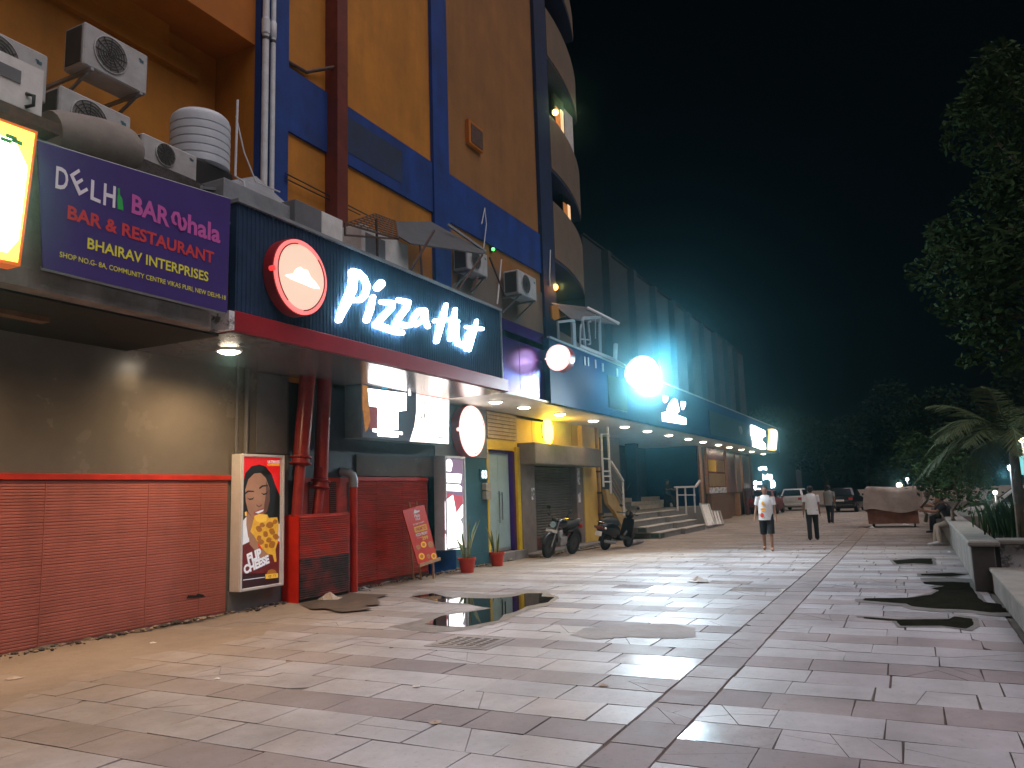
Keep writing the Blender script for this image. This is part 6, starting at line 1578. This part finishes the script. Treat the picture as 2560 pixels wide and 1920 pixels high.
g = G(1668, 1268, .84); sp_ = person('dark seated figure on a stool in the shade of the blue entrance', (g.x, g.y, .84), R(-120), 1.60, legs=((78, 80), (84, 60)), arms=((40, 6, 50), (40, 8, 60)), lean=8, sit=True, top='cloth_black', bottom='cloth_black')
q = MB(); q.lathe((g.x-.02, g.y, .842), [(.16, 0), (.13, .36), (.17, .38), (.17, .41)], 14); q.build('stool', 'rubber', label='low dark stool under the seated figure in the entrance', cat='stool')

# ------------------------------------------------------------------ motorcycle and scooter
def tl(parent, name, m, pts, r, seg=10): return MB().tube(pts, r, seg).build(name, m, parent, local=True)
def motorcycle(loc, rz):
    t = E('motorcycle', 'black motorcycle leaning on its stand in front of the grey shutter', 'motorcycle', loc, rz); t.rotation_euler = (R(-11), 0, rz)
    for x_ in (-.64, .64): wheel(t, (x_, 0, .30), .30, .10 if x_ < 0 else .085, rim='ac_dark')
    for s in (1, -1): tl(t, 'fork', 'steel', [(.64, s*.075, .30), (.50, s*.085, .72), (.42, s*.085, .95)], .020)
    q = MB(); n = 9
    for k in range(n):
        pass
    q.tube([(.64+.335*math.cos(a), 0, .30+.335*math.sin(a)) for a in [R(15+130*k/10) for k in range(11)]], .055, 10); q.build('front_mudguard', 'black', t, local=True)
    q = MB(); q.tube([(-.64+.36*math.cos(a), 0, .30+.36*math.sin(a)) for a in [R(60+120*k/8) for k in range(9)]], .06, 10); q.build('rear_mudguard', 'black', t, local=True)
    q = MB(); q.tube([(.40, 0, .86), (.30, 0, .88), (.05, 0, .86), (-.08, 0, .78)], [.06, .125, .13, .07], 14); q.build('fuel_tank', 'car_black', t, local=True, smooth=70)
    q = MB(); q.tube([(-.05, 0, .78), (-.2, 0, .79), (-.5, 0, .83), (-.75, 0, .88)], [.085, .11, .11, .06], 12); q.build('seat', 'rubber', t, local=True, smooth=70)
    q = MB(); q.tube([(-.12, 0, .68), (-.4, 0, .70), (-.78, 0, .80)], [.10, .10, .05], 12); q.build('side_panel', 'car_black', t, local=True, smooth=70)
    q = MB(); q.obox((.08, 0, .42), (.34, .24, .24)); q.lathe((.16, 0, .52), [(.10, 0), (.10, .2)], 12, axis=(.25, 0, 1)); q.build('engine', 'steel', t, local=True, bev=.02)
    for a, b in (((.42, 0, .82), (.22, 0, .36)), ((.22, 0, .36), (-.2, 0, .34)), ((-.2, 0, .34), (-.25, 0, .72)), ((-.2, 0, .36), (-.64, 0, .30)), ((.40, 0, .84), (-.3, 0, .72))): tl(t, 'frame_tube', 'black', [a, b], .024)
    tl(t, 'exhaust', 'chrome', [(.2, -.14, .45), (.12, -.16, .26), (-.2, -.17, .26), (-.75, -.17, .36)], .035)
    q = MB(); q.lathe((.50, 0, .86), [(.05, -.10), (.10, -.02), (.105, .04), (.09, .07)], 18, axis=(1, 0, .05)); h = q.build('headlight', 'black', t, local=True); MB().lathe((.50, 0, .86), [(.088, .065), (.085, .075)], 18, axis=(1, 0, .05)).build('lens', 'chrome', h, local=True)
    MB().obox((.50, 0, 1.0), (.12, .16, .08), Matrix.Rotation(R(25), 3, 'Y')).build('gauges', 'black', t, local=True, bev=.02)
    q = MB(); q.tube([(.24, .36, 1.06), (.34, .22, 1.04), (.40, .06, .98), (.40, -.06, .98), (.34, -.22, 1.04), (.24, -.36, 1.06)], .014, 8); hb = q.build('handlebar', 'chrome', t, local=True)
    for s in (1, -1):
        tl(t, 'grip', 'rubber', [(.30, s*.28, 1.05), (.24, s*.38, 1.06)], .021)
        q = MB(); q.tube([(.33, s*.24, 1.05), (.36, s*.30, 1.22)], .007, 6); q.ball((.36, s*.32, 1.26), (.02, .062, .042)); q.build('mirror', 'black', t, local=True)
        tl(t, 'indicator', 'rust', [(.47, s*.12, .80), (.48, s*.20, .80)], .028)
    MB().obox((.60, 0, .70), (.012, .34, .075), Matrix.Rotation(R(-15), 3, 'Y')).build('number_plate', 'white_paint', t, local=True)
    tl(t, 'grab_rail', 'chrome', [(-.45, .10, .86), (-.80, .09, .93), (-.86, 0, .95), (-.80, -.09, .93), (-.45, -.10, .86)], .014)
    MB().obox((-.88, 0, .76), (.06, .18, .10)).build('tail_light', 'red_rail', t, local=True, bev=.015)
    tl(t, 'side_stand', 'steel', [(0, .12, .30), (-.08, .26, -.03)], .014)
    for s in (1, -1): tl(t, 'footrest', 'rubber', [(-.05, s*.1, .32), (-.05, s*.24, .32)], .018)
    return t
a = G(1363, 1394); b = G(1427, 1385); d = (a-b)
motorcycle(((a.x+b.x)/2, (a.y+b.y)/2-.05, 0), math.atan2(d.y, d.x)+R(4))
def scooter(loc, rz):
    t = E('scooter', 'dark scooter parked tail towards us beside the stairs', 'scooter', loc, rz); t.rotation_euler = (R(9), 0, rz)
    for x_ in (-.60, .60): wheel(t, (x_, 0, .22), .22, .10, rim='ac_dark')
    q = MB(); q.tube([(-.98, 0, .70), (-.85, 0, .66), (-.5, 0, .60), (-.15, 0, .50), (-.02, 0, .36)], [.07, .18, .21, .17, .10], 16); q.build('rear_body', 'car_black', t, local=True, smooth=70)
    q = MB(); q.tube([(-.95, 0, .80), (-.6, 0, .80), (-.2, 0, .76), (-.05, 0, .72)], [.08, .14, .14, .06], 14); q.build('seat', 'rubber', t, local=True, smooth=70)
    q = MB(); q.obox((.18, 0, .30), (.5, .36, .08)); q.build('floorboard', 'black', t, local=True, bev=.02)
    q = MB(); q.prism([(.42, -.24, .30), (.42, .24, .30), (.52, .20, .86), (.52, -.20, .86)], [(.50, -.22, .30), (.50, .22, .30), (.60, .16, .86), (.60, -.16, .86)]); q.build('leg_shield', 'car_black', t, local=True, bev=.03)
    q = MB(); q.tube([(.50, 0, .90), (.56, 0, .98), (.62, 0, .98)], [.10, .14, .08], 12); q.build('head_cowl', 'car_black', t, local=True, smooth=70)
    q = MB(); q.tube([(.42, .36, 1.0), (.50, .1, 1.0), (.50, -.1, 1.0), (.42, -.36, 1.0)], .016, 8); q.build('handlebar', 'black', t, local=True)
    for s in (1, -1):
        tl(t, 'grip', 'rubber', [(.46, s*.26, 1.0), (.41, s*.37, 1.0)], .02); q = MB(); q.tube([(.5, s*.2, 1.0), (.52, s*.28, 1.16)], .007, 6); q.ball((.52, s*.30, 1.2), (.02, .06, .042)); q.build('mirror', 'black', t, local=True)
    q = MB(); q.obox((-.985, 0, .66), (.05, .26, .09)); q.build('tail_light', 'brownred', t, local=True, bev=.02)
    for s in (1, -1): MB().obox((-.93, s*.17, .66), (.06, .09, .07)).build('indicator', 'chrome', t, local=True, bev=.02)
    MB().obox((-1.0, 0, .50), (.012, .22, .13), Matrix.Rotation(R(12), 3, 'Y')).build('number_plate', 'white_paint', t, local=True)
    q = MB(); q.tube([(-.62+.28*math.cos(a), 0, .22+.28*math.sin(a)) for a in [R(20+150*k/8) for k in range(9)]], .055, 10); q.build('mudguard', 'black', t, local=True)
    tl(t, 'exhaust', 'steel', [(-.35, -.16, .22), (-.6, -.18, .25), (-.9, -.18, .30)], .045)
    q = MB(); q.obox((-.45, .06, .26), (.42, .14, .16)); q.build('engine', 'steel', t, local=True, bev=.03)
    tl(t, 'grab_rail', 'chrome', [(-.6, .14, .78), (-.95, .12, .82), (-1.0, 0, .83), (-.95, -.12, .82), (-.6, -.14, .78)], .014)
    q = MB(); q.tube([(.60+.27*math.cos(a), 0, .22+.27*math.sin(a)) for a in [R(20+140*k/8) for k in range(9)]], .06, 10); q.build('front_mudguard', 'car_black', t, local=True)
    tl(t, 'side_stand', 'steel', [(0, .12, .24), (-.05, .24, -.02)], .013)
    return t
a = G(1520, 1375); b = G(1556, 1362)
scooter((a.x+.62, a.y-.04, 0), R(-14))
# sack and flat rubble by the steps
g = G(1590, 1362); q = MB(); q.tube([(g.x-.5, g.y, .07), (g.x, g.y+.05, .08), (g.x+.7, g.y+.0, .06)], [.05, .09, .04], 10); q.build('stone_slab', 'concrete', label='low broken stone slab lying at the foot of the green step sides', cat='stone')
q = MB(); q.tube([G(1440, 1380)+Vector((0, 0, .03)), G(1470, 1375)+Vector((0, 0, .02)), G(1500, 1369)+Vector((0, 0, .02))], .015, 6); q.build('cable', 'black', label='dark cable on the ground between motorcycle and scooter', cat='cable')

# ------------------------------------------------------------------ haze added and tinted teal to give the lamps their bloom
hz = MB(); hz.box(-20, 110, -40, 40, -2.0, 24)
h = hz.build('haze', [], kind='stuff', smooth=0)
hm = bpy.data.materials.new('bloom_haze'); hm.use_nodes = True; nt = hm.node_tree
for n in list(nt.nodes):
    if n.type == 'BSDF_PRINCIPLED': nt.nodes.remove(n)
pv = nt.nodes.new("ShaderNodeVolumePrincipled"); pv.inputs["Color"].default_value = (.30, .80, .95, 1); pv.inputs["Density"].default_value = HAZE; pv.inputs["Anisotropy"].default_value = .975
nt.links.new(pv.outputs[0], nt.nodes["Material Output"].inputs["Volume"])
h.data.materials.append(hm)
